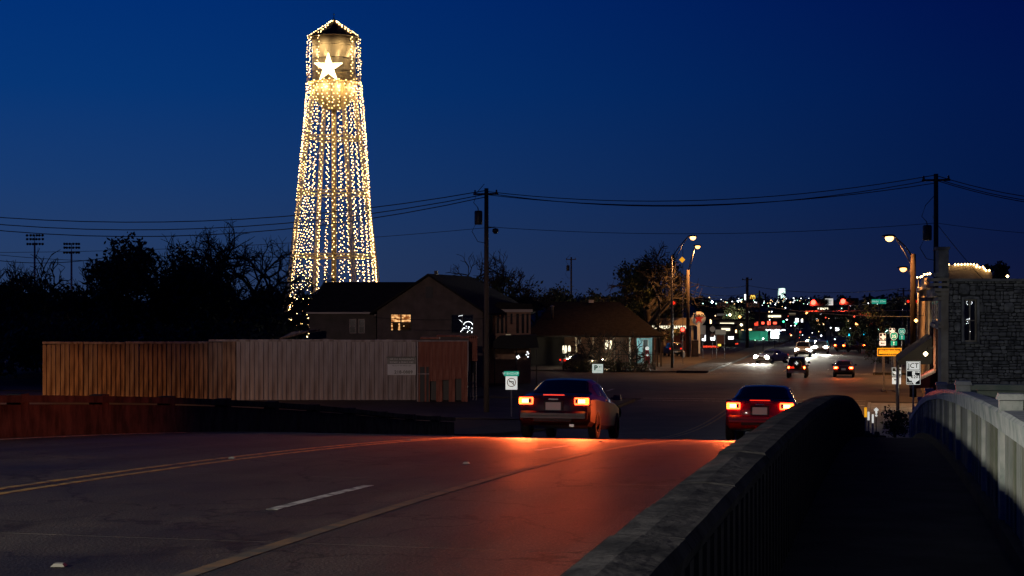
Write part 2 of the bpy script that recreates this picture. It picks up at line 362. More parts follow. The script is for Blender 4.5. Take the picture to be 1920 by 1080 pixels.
# cross street and station forecourt
def flat(poly, z, name, m, th=.05):
    n = len(poly); mbb = MB()
    vs = [P(a, b, z) for a, b in poly] + [P(a, b, z-th) for a, b in poly]
    mbb.add(vs, [tuple(range(n)), tuple(range(n, 2*n))[::-1]] + [(i, n+i, n+(i+1) % n, (i+1) % n) for i in range(n)])
    return tag(mbb.build(name, m), kind='structure')
flat([(109, -16.004), (149, -16.004), (149, -190), (112, -190), (109, -40)], .0, 'cross_street', 'asphalt_far')
flat([(109, -.996), (149, -.996), (149, 120), (109, 120)], .0, 'cross_street_east', 'asphalt_far')
flat([(88, -19.1), (106, -19.1), (106, -100), (88, -100)], .02, 'parking_lot', 'asphalt_far')
flat([(153, -19.2), (215, -19.2), (215, -110), (153, -110)], .05, 'station_forecourt', 'asphalt_far')
flat([(153, 2.7), (300, 2.7), (300, 30), (153, 30)], .04, 'lawn', 'grass')
# markings
def marking(name, parts, m, dz=.004):
    mbb = MB()
    for s0, s1, t0, t1 in parts: strip(mbb, s0, s1, t0, t1, dz=dz, th=.003, step=1.2)
    return tag(mbb.build(name, m), kind='structure')
TL = -5.7
marking('lane_dashes', [(s0, s0+3.0, TL-.06, TL+.06) for s0 in (3.2, 14.6, 26.8, 39, 51.2)] + [(s0, s0+2.4, -5.35, -5.22) for s0 in (63, 72, 81, 90, 99)] + [(s0, s0+3, -5.4, -5.25) for s0 in range(160, 330, 12)], 'paint_white')
marking('centre_lines', [(62, 104, -9.4, -9.28), (62, 104, -9.08, -8.96), (-14, 59.9, -9.4, -9.28), (-14, 59.9, -9.08, -8.96), (156, 330, -9.4, -9.25), (156, 330, -9.05, -8.9)], 'paint_yellow')
marking('worn_line', [(-8, 48, -4.72, -4.58)], 'paint_worn')
marking('edge_line', [(-14, 59.9, -1.42, -1.34), (-14, 59.9, -15.7, -15.6)], 'paint_white')
marking('stop_line', [(104.6, 105.1, -8.8, -1.2)] , 'paint_white')
marking('crosswalk_lines', [(107.2, 107.4, -16, -1.2), (109.6, 109.8, -16, -1.2), (150.2, 150.4, -16, -1.2), (152.6, 152.8, -16, -1.2)], 'paint_white', dz=.006)
mb = MB()
for q, (s0, s1) in enumerate([(118, 121), (125, 128), (132, 135), (139, 142)]):
    strip(mb, s0, s1, -20-6*q, -19.8-6*q, dz=.004, th=.003)
tag(mb.build('turn_dashes', 'paint_white'), kind='structure')
# raised pavement markers
rm = MB().box((0, 0, .010), (.1, .09, .02), taper=.6).mesh('road_stud', M['stud'])
for i, (s0, t0) in enumerate([(10.5, TL), (22, TL), (33, TL), (66.5, -5.3), (76.5, -5.3), (86, -5.3), (95.2, -5.3), (13, -9.2), (22, -9.2), (31, -9.2)]):
    o = piece('road_stud', rm, None, P(s0, t0, road_z(s0)+.004)); tag(o, 'small reflective stud set in the asphalt on a lane line', 'road stud', 'reflective studs along the lane lines')
# kerbs
mb = MB(); strip(mb, 60, 106, -1.0, -.82, dz=.155, th=.2, step=2); strip(mb, 152, 400, -1.0, -.82, dz=.155, th=.2, step=8); tag(mb.build('kerb', 'concrete'), kind='structure')

# ------------------------------------------------------------------ near parapet between road and footway
rng = random.Random(4)
par = thing('parapet_wall', label='low dark concrete parapet curving down between the road and the footway', cat='parapet')
mb = MB(); strip(mb, -4, 58, -.88, -.70, dz=.90, th=1.0, step=.8); mb.build('wall', 'parapet', par)
s = -4.0; k = 0
while s < 58:                       # coping stones with open joints
    L = 1.9; e = min(s + L, 58)
    mb = MB(); j = rng.uniform(-.006, .006)
    n = 3; vs = []
    for i in range(n+1):
        q = s + (e-.012-s)*i/n; z = road_z(q) + .90
        for tt, zz in ((-.93, 0), (-.945, .05+j), (-.915, .088+j), (-.80, .098+j), (-.66, .088+j), (-.635, .05+j), (-.645, 0)): vs.append(P(q, tt + rng.uniform(-.003, .003), z + zz + rng.uniform(-.004, .004)))
    fs = [(i*7+a, i*7+(a+1) % 7, (i+1)*7+(a+1) % 7, (i+1)*7+a) for i in range(n) for a in range(7)] + [tuple(range(7)), tuple(n*7+a for a in range(7))[::-1]]
    mb.add(vs, fs, False); mb.build('coping_stone', 'parapet', par); s = e
rib = MB()
q = 1.0
ribs = []
while q < 57:                       # upright ribs cast on the inner face
    ribs.append(q); q += .27
me = MB().box((0, 0, .40), (.06, .12, .80)).mesh('rib', M['parapet'])
for q in ribs[:230]:
    piece('rib', me, par, P(q, -.675, road_z(q)+.10), (0, 0, RZ))
# far parapet
far = thing('parapet_wall', label='far concrete bridge parapet beyond all four lanes on the left', cat='parapet')
mb = MB(); strip(mb, -4, 60, -16.35, -16.02, dz=.62, th=.8, step=1.2); mb.build('wall', 'parapet', far)
mb = MB(); strip(mb, -4, 60, -16.40, -15.97, dz=.80, th=.14, step=1.2); mb.build('top_rail', 'parapet', far)
me = MB().box((0, 0, .0), (.30, .32, .86)).mesh('post', M['parapet'])
for k in range(19): q = -1.5+3.3*k; piece('post', me, far, P(q, -16.17, road_z(q)+.40), (0, 0, RZ))

# ------------------------------------------------------------------ right railing with boards, posts, rail and outriggers
rail = thing('bridge_railing', label='pale green weathered bridge railing of upright boards along the right of the footway', cat='railing')
RT = .93
def foot_z(s): return road_z(s) + .15
mb = MB(); strip(mb, 1.5, 60, RT-.10, RT+.16, dz=.12, th=.3, step=1.2, zf=foot_z); mb.build('kerb_beam', 'concrete_dark', rail)
posts = [5.3 + 7.7*k for k in range(8)]
mid = [2.75] + [p + 2.567*j for p in posts[:-1] for j in (1, 2)]
s = 2.0
allp = sorted(posts + mid)
for a, b in zip(allp, allp[1:]):     # handrail lengths
    mb = MB(); ra = a + (.11 if a in posts else .0); rb = b - (.11 if b in posts else 0.0)
    n = 3; vs = []
    for i in range(n+1):
        q = ra + (rb - ra)*i/n; z = foot_z(q)
        for tt, zz in ((-.065, .80), (-.075, .93), (-.05, .955), (.10, .955), (.12, .93), (.11, .80)): vs.append(P(q, RT+tt+rng.uniform(-.003, .003), z+zz+rng.uniform(-.004, .004)))
    mb.add(vs, [(i*6+c, i*6+(c+1) % 6, (i+1)*6+(c+1) % 6, (i+1)*6+c) for i in range(n) for c in range(6)] + [tuple(range(6)), tuple(n*6+c for c in range(6))[::-1]])
    mb.build('handrail', 'rail_cap', rail)
boards = []
for a, b in zip(allp, allp[1:]):
    q = a + .20
    while q < b - .12: boards.append(q); q += .205
bm_ = [MB().box((0, 0, .40), (.035+.012*i, .170-.018*i, .80)).mesh('board', M['rail_mossy' if i == 1 else 'rail_green']) for i in range(3)]
for q in boards[:295]: piece('board', bm_[rng.randrange(3)], rail, P(q, RT-.005+rng.uniform(-.009, .009), foot_z(q)+.0), (rng.uniform(-.008, .008), 0, RZ+rng.uniform(-.02, .02)))
mp_ = MB().box((0, 0, .0), (.17, .17, 1.16)).box((0, 0, .60), (.21, .22, .045), taper=.85).mesh('post', M['rail_cap'])
mm_ = MB().box((0, 0, 0), (.14, .11, .80)).mesh('middle_post', M['rail_cap'])
arm = MB().box((.42, 0, 0), (.75, .16, .07)).box((.45, 0, -.10), (.66, .06, .13)).mesh('outrigger', M['rail_arm'])
for q in posts:
    piece('post', mp_, rail, P(q, RT+.015, foot_z(q)+.46), (0, 0, RZ)); piece('outrigger', arm, rail, P(q, RT+.06, foot_z(q)+1.01), (0, 0, RZ))
for q in mid: piece('middle_post', mm_, rail, P(q, RT+.015, foot_z(q)+.40), (0, 0, RZ))
# ------------------------------------------------------------------ water tower dressed in strings of lights
TY = 220.0; K = TY / F
tc_ = Wp(626, 570, TY); tx = tc_.x
def zpx(y): return ZC - (y - 570) * K
tower = thing('water_tower', (tx, TY, 0), R(0), 'tall old steel water tower on lattice legs, pale tank glowing gold above the roofs', 'water tower')
rt = 40.5 * K
zb, zt = zpx(160), zpx(66)
mb = MB(); mb.lathe([(0, zt), (rt, zt), (rt, zb)], n=48); mb.build('tank', 'tower_paint', tower)
mb = MB(); mb.lathe([(rt*math.cos(R(a)), zb - 47*K*math.sin(R(a))) for a in range(0, 91, 10)], n=48); bowl = mb.build('tank_bowl', 'tower_paint', tower)
mb = MB()
for zz in (zb+.02, zb+24*K, zb+48*K, zb+72*K): mb.lathe([(rt, zz-.03), (rt+.05, zz-.02), (rt+.05, zz+.02), (rt, zz+.03)], n=48)
mb.build('seam_band', 'tower_seam', tower)
mb = MB()
for k in range(12):                  # radial seams of the bowl
    a = 2*math.pi*k/12
    mb.tube([((rt*math.cos(R(e))+.02)*math.cos(a), (rt*math.cos(R(e))+.02)*math.sin(a), zb - 47*K*math.sin(R(e)) - .02) for e in range(0, 88, 12)], .035, 4)
mb.build('bowl_rib', 'tower_seam', bowl)
re_ = 49 * K; ze, za = zpx(72), zpx(39)
mb = MB(); mb.lathe([(re_, ze), (re_, ze+.12), (.15, za), (0, za)], n=40); mb.lathe([(rt-.1, ze+.05), (re_, ze)], n=40); roof = mb.build('roof', 'roof_metal', tower)
mb = MB(); mb.lathe([(0, 0), (.16, 0), (.16, .3), (.06, .35), (.04, .8), (0, .82)], c=(0, 0, za-.05), n=10); mb.ball((0, 0, za+.9), .13); mb.build('finial', 'dark_steel', roof)
# balcony
rb_ = 50 * K; zbal = zpx(153)
mb = MB(); mb.lathe([(rt, zbal-.25), (rb_, zbal-.25), (rb_, zbal-.17), (rt, zbal-.17)], n=40); mb.build('balcony_deck', 'tower_leg', tower)
mb = MB()
for h in (.35, .75): mb.lathe([(rb_, zbal+h-.03), (rb_+.03, zbal+h), (rb_, zbal+h+.03), (rb_-.03, zbal+h), (rb_, zbal+h-.03)], n=40)
for k in range(24):
    a = 2*math.pi*k/24; mb.tube([(rb_*math.cos(a), rb_*math.sin(a), zbal-.2), (rb_*math.cos(a), rb_*math.sin(a), zbal+.75)], .025, 4)
mb.build('balcony_rail', 'tower_leg', tower)
# four lattice legs, turned about 30 degrees
def leg_r(z):                        # distance from the axis at height z
    y = 570 - (z - ZC)/K; return (40 + (y-155)*.1345) * K
LA = [R(30 + 90*k) for k in range(4)]
for a in LA:
    mb = MB(); u = Vector((math.cos(a), math.sin(a), 0)); w = Vector((-math.sin(a), math.cos(a), 0))
    def lp(z, cx, cyy): return u*(leg_r(z)+cx) + w*cyy + Vector((0, 0, z))
    ztop = zpx(150)
    for cx, cyy in ((-.2, -.2), (.2, -.2), (.2, .2), (-.2, .2)): mb.tube([lp(0, cx, cyy), lp(ztop, cx, cyy)], .055, 4)
    n = 62
    for i in range(n):
        z0 = ztop*i/n; z1 = ztop*(i+1)/n; sg = .2 if i % 2 else -.2
        mb.tube([lp(z0, -.2, sg), lp(z1, -.2, -sg)], .022, 3, caps=False); mb.tube([lp(z0, sg, -.2), lp(z1, -sg, -.2)], .022, 3, caps=False)
        mb.tube([lp(z0, sg, .2), lp(z1, -sg, .2)], .022, 3, caps=False)
    mb.build('leg', 'tower_leg', tower)
zs = [zpx(483), zpx(365), zpx(262)]
for zz in zs:
    for k in range(4):
        a, b = LA[k], LA[(k+1) % 4]; r_ = leg_r(zz)
        p0 = Vector((r_*math.cos(a), r_*math.sin(a), zz)); p1 = Vector((r_*math.cos(b), r_*math.sin(b), zz))
        mb = MB(); mb.tube([p0, p1], .07, 4); mb.tube([p0+Vector((0, 0, .42)), p1+Vector((0, 0, .42))], .07, 4)
        for i in range(14): mb.tube([p0.lerp(p1, i/14)+Vector((0, 0, .42*(i % 2))), p0.lerp(p1, (i+1)/14)+Vector((0, 0, .42*((i+1) % 2)))], .025, 3)
        mb.build('cross_beam', 'tower_leg', tower)
lev = [zpx(640)] + zs + [zpx(165)]
mb = MB()
for z0, z1 in zip(lev, lev[1:]):
    for k in range(4):
        a, b = LA[k], LA[(k+1) % 4]
        for (c, d) in ((a, b), (b, a)):
            mb.tube([(leg_r(z0)*math.cos(c), leg_r(z0)*math.sin(c), z0), (leg_r(z1)*math.cos(d), leg_r(z1)*math.sin(d), z1)], .022, 3)
mb.build('tie_rods', 'tower_leg', tower)
mb = MB(); mb.tube([(0, 0, 0), (0, 0, zb-47*K+.1)], .34, 12); mb.build('riser_pipe', 'tower_leg', tower)
mb = MB(); mb.tube([(rt+.25, -.2, zb), (rt+.25, -.2, zt)], .04, 4); mb.tube([(rt+.25, .2, zb), (rt+.25, .2, zt)], .04, 4)
for i in range(18): mb.tube([(rt+.25, -.2, zb+.3+i*.36), (rt+.25, .2, zb+.3+i*.36)], .025, 3)
mb.build('ladder', 'dark_steel', tower)
# strings of lights
rs = random.Random(11)
BG = 'strings of bulbs hung around the water tower'
def bulb_string(name, pts, spacing, label, r=.062, zig=.11, miss=.07, group=BG):
    pts = [Vector(p) for p in pts]; seg = [(pts[i+1]-pts[i]).length for i in range(len(pts)-1)]; tot = sum(seg)
    root = root_empty(name, (tx, TY, 0), 0, label, 'string lights', group)
    w_ = MB(); w_.tube(pts, .012, 3, caps=False); w_.build('cable', 'wire', root, fix=False)
    b_ = MB(); d = spacing*rs.random(); k = 0
    while d < tot:
        e = d; i = 0
        while i < len(seg)-1 and e > seg[i]: e -= seg[i]; i += 1
        p = pts[i].lerp(pts[i+1], min(1, e/seg[i])); out = Vector((p.x, p.y, 0)).normalized() if Vector((p.x, p.y, 0)).length > .01 else Vector((1, 0, 0))
        side = Vector((-out.y, out.x, 0)); k += 1
        if rs.random() > miss: b_.ball(p + side*(zig*(1 if k % 2 else -1)+rs.uniform(-.05, .05)) + out*rs.uniform(-.05, .05) + Vector((0, 0, rs.uniform(-.07, .07))), r*rs.uniform(.72, 1.22))
        d += spacing*rs.uniform(.85, 1.15)
    b_.build('bulb_row', 'bulb', root, fix=False, kind='stuff')
    return root
NS = 32
def fan_r(z): return (51 + (570 - (z - ZC)/K - 155)*.078)*K     # outer cone of strings
for k in range(NS):
    a = 2*math.pi*(k+.5)/NS
    n = 10; pts = []
    aa = a + rs.uniform(-.03, .03)
    for i in range(n+1):
        z = zbal*(1-i/n) + .5*i/n; u = i/n
        r_ = fan_r(z) * (1 + .0*u) + .10*math.sin(u*9+k)
        pts.append((r_*math.cos(aa + .012*math.sin(u*7+k)), r_*math.sin(aa + .012*math.sin(u*7+k)), z))
    bulb_string('string_of_lights', pts, .40, 'long string of warm bulbs falling from the tank balcony to the ground')
for k in range(14):
    a = 2*math.pi*(k+.35)/14
    if abs(math.sin(a)+1) < .12: continue
    pts = [(re_*1.0*math.cos(a), re_*math.sin(a), ze), ((re_+.1)*math.cos(a), (re_+.1)*math.sin(a), (ze+zbal)/2), (rb_*math.cos(a), rb_*math.sin(a), zbal+.4)]
    bulb_string('string_of_lights', pts, .36, 'short string of warm bulbs between the tower roof edge and the balcony', group='short strings of bulbs between the tower roof and balcony')
    pts = [(.25*math.cos(a), .25*math.sin(a), za+.05), (re_*math.cos(a), re_*math.sin(a), ze+.2)]
    bulb_string('string_of_lights', pts, .34, 'string of warm bulbs running down the conical tower roof', zig=.08, group='strings of bulbs on the conical tower roof')
for k in range(8):
    aa = 2*math.pi*(k+.5)/8; light('POINT', 'bulb_light', ((rb_+.5)*math.cos(aa), (rb_+.5)*math.sin(aa), zbal-1.2), 330, (1, .62, .25), tower, .2); light('POINT', 'bulb_light', ((rt+1.0)*math.cos(aa), (rt+1.0)*math.sin(aa), zt-1.6), 150, (1, .66, .3), tower, .2)
st = thing('star_ornament', (tx-4*K, TY, zpx(135)), 0, 'big white glowing five pointed star on the front of the water tank', 'star')
poly = []
for i in range(10):
    r_ = (26 if i % 2 == 0 else 9.5) * K; a = R(90+36*i); poly.append((r_*math.cos(a), r_*math.sin(a)))
mb = MB(); mb.prism([(x*1.03, z*1.03) for x, z in poly], -rt-1.05, -rt-.98); mb.build('star_frame', 'tower_leg', st)
mb = MB()                              # bulbs along the outline and the arms
for i in range(10):
    p, q = Vector((poly[i][0], 0, poly[i][1])), Vector((poly[(i+1) % 10][0], 0, poly[(i+1) % 10][1]))
    for j in range(7):
        c = p.lerp(q, j/7); 
        for f_ in (1.0, .74, .48, .2): mb.ball((c.x*f_, -rt-1.14, c.z*f_), .10)
mb.build('bulbs', 'star_light', st, fix=False)

# ------------------------------------------------------------------ trees
def leaf_crown(mb, rg, blobs, n, size):
    for _ in range(n):
        c, r_ = blobs[rg.randrange(len(blobs))]
        d = Vector((rg.gauss(0, 1), rg.gauss(0, 1), rg.gauss(0, .8))).normalized() * r_ * rg.uniform(.35, 1.06)
        p = Vector(c) + d; u = Vector((rg.uniform(-1, 1), rg.uniform(-1, 1), rg.uniform(-1, 1))).normalized()
        w = u.cross(Vector((rg.uniform(-1, 1), rg.uniform(-1, 1), rg.uniform(-1, 1)))).normalized(); z = size*rg.uniform(.5, 1.3)
        mb.add([p-u*z, p+w*z*.5, p+u*z, p-w*z*.5], [(0, 1, 2, 3)])
def leafy_tree(loc, h, w, seed, label, n=2600, leaf=.26, m='leaf', trunk=.22, low=.3, group=None, name='leafy_tree'):
    rg = random.Random(seed); t = thing(name, loc, 0, label, 'tree', group)
    tb = MB(); top = Vector((rg.uniform(-.4, .4), 0, h*.62))
    tb.tube([(0, 0, -.5), (rg.uniform(-.2, .2), 0, h*.2), top*.6+Vector((.1, 0, 0)), top], trunk*h/10+.08, 8, trunk*.2)
    blobs = []
    for k in range(24):
        a = rg.uniform(0, 2*math.pi); zz = h*rg.uniform(low, .90); wr = w*.5*math.sqrt(max(.08, 1-((zz/h-.55)/.5)**2))*rg.uniform(.45, .85)
        c = Vector((math.cos(a)*wr, math.sin(a)*wr, zz)); blobs.append((c, w*rg.uniform(.13, .23)))
        s0 = Vector((0, 0, max(h*.12, zz*.55))); tb.tube([s0, s0.lerp(c, .5)+Vector((0, 0, -.15)), c], .035*h/4+.02, 5, .02)
    tops = sorted(c.z + r_ for c, r_ in blobs); k_ = h / (tops[-1]*.7 + tops[-3]*.3); blobs = [(c, r_) if c.z + r_ < tops[-3] else (Vector((c.x*1.2, c.y, c.z*.5 + tops[-4]*.42)), r_*1.1) for c, r_ in blobs]; blobs = [(Vector((c.x, c.y, c.z*k_)), r_*min(k_, 1.15)) for c, r_ in blobs]
    tb.build('trunk', 'bark', t)
    cm = MB(); leaf_crown(cm, rg, blobs, n, leaf); cm.build('crown', m, t, fix=False)
    return t
def bare_tree(loc, h, w, seed, label, depth=6, group=None, dry=0):
    rg = random.Random(seed); t = thing('bare_tree', loc, 0, label, 'tree', group); tr = MB(); br_ = MB()
    def grow(p, d, L, r_, lv):
        q = p + d*L; mid_ = p + d*L*.5 + Vector((rg.uniform(-1, 1), rg.uniform(-1, 1), rg.uniform(-.5, .5)))*L*.07
        (tr if lv < 1 else br_).tube([p, mid_, q], max(r_, .016), 5 if lv < 2 else 3, max(r_*.66, .014), caps=False)
        if lv >= depth: return
        for k in range(rg.choice((2, 3, 3)) if lv else 6):
            ax = Vector((rg.uniform(-1, 1), rg.uniform(-1, 1), rg.uniform(-.45, .55))).normalized()
            nd = (d*.8 + ax*(1.15 if lv else 1.25)*w + Vector((0, 0, .05))).normalized()
            grow(p.lerp(q, rg.uniform(.6, 1)) if k else q, nd, L*rg.uniform(.62, .82), r_*.62, lv+1)
    grow(Vector((0, 0, -.3)), Vector((rg.uniform(-.05, .05), 0, 1)), h*.24, .026*h, 0)
    zs2 = sorted(v[2] for v in br_.v); k_ = h / zs2[int(len(zs2)*.996)]
    for q_ in (tr, br_): q_.v = [(v[0]*min(k_, 1.3), v[1]*min(k_, 1.3), v[2]*k_) for v in q_.v]
    tr.build('trunk', 'bark', t, fix=False); br_.build('branches', 'bark', t, fix=False)
    if dry:
        cm = MB(); ends = [Vector(v) for v in br_.v[-4000::7]]
        for e in ends[:dry]: leaf_crown(cm, rg, [(e, .5)], 3, .14)
        cm.build('dry_leaves', 'leaf_dry', t, fix=False)
    return t
def G3(px, Y): p = Wp(px, 570, Y); return (p.x, Y, gz(p.x, Y))
leafy_tree(G3(300, 150), 13.6, 9.5, 1, 'big dark evergreen oak, the tallest tree left of the water tower', n=6500)
leafy_tree(G3(232, 146), 11.0, 7, 2, 'dark evergreen adjoining the big oak on its left side', n=4200)
leafy_tree(G3(365, 148), 10.6, 7.5, 21, 'dense dark evergreen filling below the bare trees right of the big oak', n=4200)
leafy_tree(G3(455, 152), 8.6, 8, 22, 'low wide evergreen under the tallest bare crown', n=4200, low=.12)
leafy_tree(G3(530, 156), 8.8, 6, 23, 'small dark evergreen beside the left foot of the tower', n=3400, low=.12)
leafy_tree(G3(20, 150), 9.4, 8, 24, 'dark bushy tree at the far left edge of the view', n=3800, low=.1)
leafy_tree(G3(95, 155), 8.6, 8, 25, 'round dark tree below the left floodlight mast', n=3800, low=.1)
leafy_tree(G3(165, 150), 8.8, 8, 26, 'dark tree below the right floodlight mast', n=3800, low=.1)
bare_tree(G3(370, 158), 13.6, .75, 5, 'slender bare tree just right of the big dark oak')
bare_tree(G3(437, 160), 14.4, .85, 6, 'tallest bare tree with a wide fine twigged crown against the dusk')
bare_tree(G3(515, 158), 12.6, .8, 7, 'bare tree nearest the left side of the lit water tower')
bare_tree(G3(40, 170), 11, .7, 8, 'thin leafless tree left of the first floodlight mast', depth=5)
bare_tree(G3(110, 175), 12, .7, 9, 'thin leafless tree between the two floodlight masts', depth=5)
bare_tree(G3(178, 172), 11.5, .7, 10, 'thin leafless tree right of the second floodlight mast', depth=5)
bare_tree(G3(935, 178), 12.0, .8, 12, 'leafless tree with rusty leaves behind the utility pole', depth=6, dry=380)
leafy_tree(G3(905, 175), 9.8, 6.5, 31, 'dark tree behind the gabled house on its right', n=2600, low=.2)
leafy_tree(G3(1010, 182), 9.3, 8, 32, 'dark tree standing over the left end of the pavilion roof', n=3200, low=.15)
leafy_tree(G3(1085, 190), 9.0, 7.5, 33, 'dark tree behind the middle of the pavilion roof', n=3200, low=.15)
leafy_tree(G3(1180, 205), 12.8, 8.5, 34, 'large dark tree left of the roadside street lamps', n=4200, low=.2)
leafy_tree(G3(1240, 210), 13.0, 7.5, 35, 'dark tree partly behind the black street lamp pole', n=4200, low=.2)
bare_tree(G3(1215, 200), 13.6, .85, 36, 'bare branches rising out of the dark trees by the street lamps', depth=6)
leafy_tree(G3(1869, 102), 9.3, 1.8, 41, 'small dark tree top showing above the stone wall', n=1800, leaf=.14, low=.5, trunk=.1)
for i, (px, Y, h, w, lb) in enumerate([(1545, 330, 6, 8, 'dim roadside tree behind the oncoming headlamps'), (1612, 210, 5.2, 4.6, 'small orange lit tree below the right cyan signal'),
        (1590, 300, 7, 7, 'dark tree beyond the pair of cyan signals'), (1652, 260, 8, 9, 'dark tree behind the cluster of route signs'), (1695, 240, 8.5, 7, 'dark tree left of the second shop front'),
        (1385, 330, 7, 7, 'dark tree below the string of far white lamps')]):
    leafy_tree(G3(px, Y), h, w, 50+i, lb, n=1500, leaf=.22, low=.2)
# dark shrubs closing the view under the trees
mb = MB(); rg = random.Random(3); bl = []
for k in range(90): bl.append((Vector(G3(rg.uniform(-60, 560), rg.uniform(128, 150))) + Vector((0, 0, rg.uniform(.8, 4.4))), rg.uniform(1.2, 2.4)))
leaf_crown(mb, rg, bl, 15000, .27); tag(mb.build('undergrowth', 'leaf', fix=False), kind='stuff')
# far-off woods on the rise
mb = MB(); bl = []
for k in range(420):
    Y = rg.uniform(620, 1500); x = rg.uniform(-.36, .40)*Y; bl.append((Vector((x, Y, gz(x, Y)+rg.uniform(0, 3.5))), rg.uniform(3, 6.5)))
leaf_crown(mb, rg, bl, 26000, 1.5); tag(mb.build('far_woods', 'leaf', fix=False), kind='stuff')

# ------------------------------------------------------------------ poles and wires
def utility_pole(px, Y, ytop, label, r0=.2, arms=1, transformer=0, lampbox=0, back=0):
    p = Wp(px, 570, Y); zt_ = ZC - (ytop-570)/F*Y; g = gz(p.x, Y)
    t = thing('utility_pole', (p.x, Y, g), RZ, label, 'utility pole'); h = zt_ - g
    MB().tube([(0, 0, -.5), (0, 0, h)], r0, 10, r0*.72).build('pole', 'wood_pole', t)
    if arms:
        a = MB().box((-.55 if arms < 0 else 0, -.16, h-.35), (1.5, .09, .11)); a.build('crossarm', 'wood_pole', t)
        for x in (-.65, 0, .65): MB().lathe([(0, 0), (.05, 0), (.07, .06), (.04, .1), (.06, .15), (0, .2)], c=(x*(1), -.16, h-.29), n=8).build('insulator', 'dark_steel', t)
    if transformer:
        z = h - transformer; tr = MB().lathe([(0, 0), (.22, 0), (.24, .06), (.24, .75), (.2, .82), (0, .84)], c=(-.46, -.1, z-.4), n=14).build('transformer', 'dark_steel', t)
        MB().tube([(-.46, -.1, z+.4), (-.5, -.1, z+.62)], .03, 6).build('bushing', 'dark_steel', tr)
        MB().tube([(-.5, -.1, z+.62), (-.75, -.1, z+.9), (-.55, -.1, z+1.5), (-.1, -.1, z+2.0)], .018, 4).build('cable', 'wire', t)
        MB().tube([(-.6, -.1, z-.3), (-.85, -.1, z-.8), (-.5, -.1, z-1.4), (0, -.2, z-1.5)], .018, 4).build('cable', 'wire', t)
    if lampbox:
        MB().lathe([(0, 0), (.17, -.05), (.2, -.2), (.1, -.34), (0, -.36)], c=(.55, 0, h-lampbox), n=10).build('switch_box', 'dark_steel', t); MB().tube([(0, 0, h-lampbox), (.55, 0, h-lampbox+.05)], .03, 5).build('bracket', 'dark_steel', t)
    return t
PL = (912, 96); PR = (1755, 88)
utility_pole(912, 96, 353, 'tall dark utility pole with transformer between the gabled house and the slatted house', .17, 1, 1.75, 2.35)
utility_pole(1755, 88, 326, 'tall dark utility pole rising behind the stone building corner', .17, 1, 3.2, 0)
utility_pole(1071, 235, 482, 'small distant utility pole above the dark trees', .16, 1, 1.6, 0)
utility_pole(1401, 240, 520, 'distant utility pole, thick one of the pair by the yellow arches sign', .28, 1, 0, 0)
utility_pole(1424, 300, 545, 'distant utility pole right of the yellow arches sign', .2, 0, 0, 0)
utility_pole(1694, 200, 540, 'thin distant utility pole behind the green street name sign', .14, 1, 0, 0)
def wire(pts, r, label, sag=0, name='power_line', group=None, m='wire'):
    pts = [Vector(p) for p in pts]; out = []
    for i in range(len(pts)-1):
        n = 18; a, b = pts[i], pts[i+1]; sg = sag if not isinstance(sag, (list, tuple)) else sag[i]
        out += [a.lerp(b, j/n) - Vector((0, 0, sg*4*(j/n)*(1-j/n))) for j in range(n + (i == len(pts)-2))]
    o = MB().tube(out, r, 4, caps=False).build(name, m, fix=False); tag(o, label, 'power line', group); return o
for i, (dy, sg, lb) in enumerate([(0, 2.0, 'highest of the three wires sweeping left from the transformer pole'), (7, 2.25, 'middle of the three wires sweeping left from the transformer pole'), (12, 2.5, 'lowest of the three wires sweeping left from the transformer pole')]):
    wire([Wp(912, 357+dy, 96), Wp(-420, 352+dy*.9, 100)], .026, lb, sg)
for i, (dy, sg, lb) in enumerate([(0, .95, 'highest wire spanning between the two tall utility poles'), (5, 1.1, 'second wire spanning between the two tall utility poles'), (10, .9, 'third wire spanning between the two tall utility poles')]):
    wire([Wp(912, 359+dy*.6, 96), Wp(1755, 328+dy*1.5, 88)], .022, lb, sg)
for dy, lb in ((0, 'upper wire leaving the right utility pole to the right edge'), (6, 'lower wire leaving the right utility pole to the right edge'), (9, 'lowest thin wire leaving the right utility pole to the right edge')):
    wire([Wp(1755, 329+dy, 88), Wp(2350, 345+dy*1.6, 84)], .022, lb, 1.2)
wire([Wp(912, 427, 96), Wp(-300, 470, 102)], .014, 'thin single wire crossing low behind the water tower', .6)
wire([Wp(912, 425, 96), Wp(1755, 418, 88)], .014, 'thin single wire halfway down between the tall poles', .5)
wire([Wp(1757, 420, 88), Wp(1863, 545, 84)], .02, 'slanting guy wire running from the pole down to the stone parapet', .1)
wire([Wp(1755, 418, 88), Wp(2300, 440, 84)], .012, 'faint wire above the stone building roof', .4)
wire([Wp(-100, 466, 220), Wp(520, 472, 220)], .035, 'distant wire passing behind the floodlight masts', 1.5)
wire([Wp(-60, 480, 120), Wp(260, 470, 120)], .026, 'dark wire low in front of the leftmost trees', .7)
for k, (y0, y1) in enumerate([(532, 540), (553, 556), (559, 563), (547, 566)]):
    wire([Wp(1295, y0-2, 195), Wp(1401, y0+3, 240), Wp(1700, y1, 190)], .03, ['top wire of the far bundle crossing the street behind the signals', 'second wire of the far bundle crossing the street', 'third wire of the far bundle crossing the street', 'lowest slack wire of the far bundle crossing the street'][k], [.5, .8])
wire([Wp(700, 595, 110), Wp(1080, 575, 120)], .016, 'thin service wire in front of the gabled house', .5)
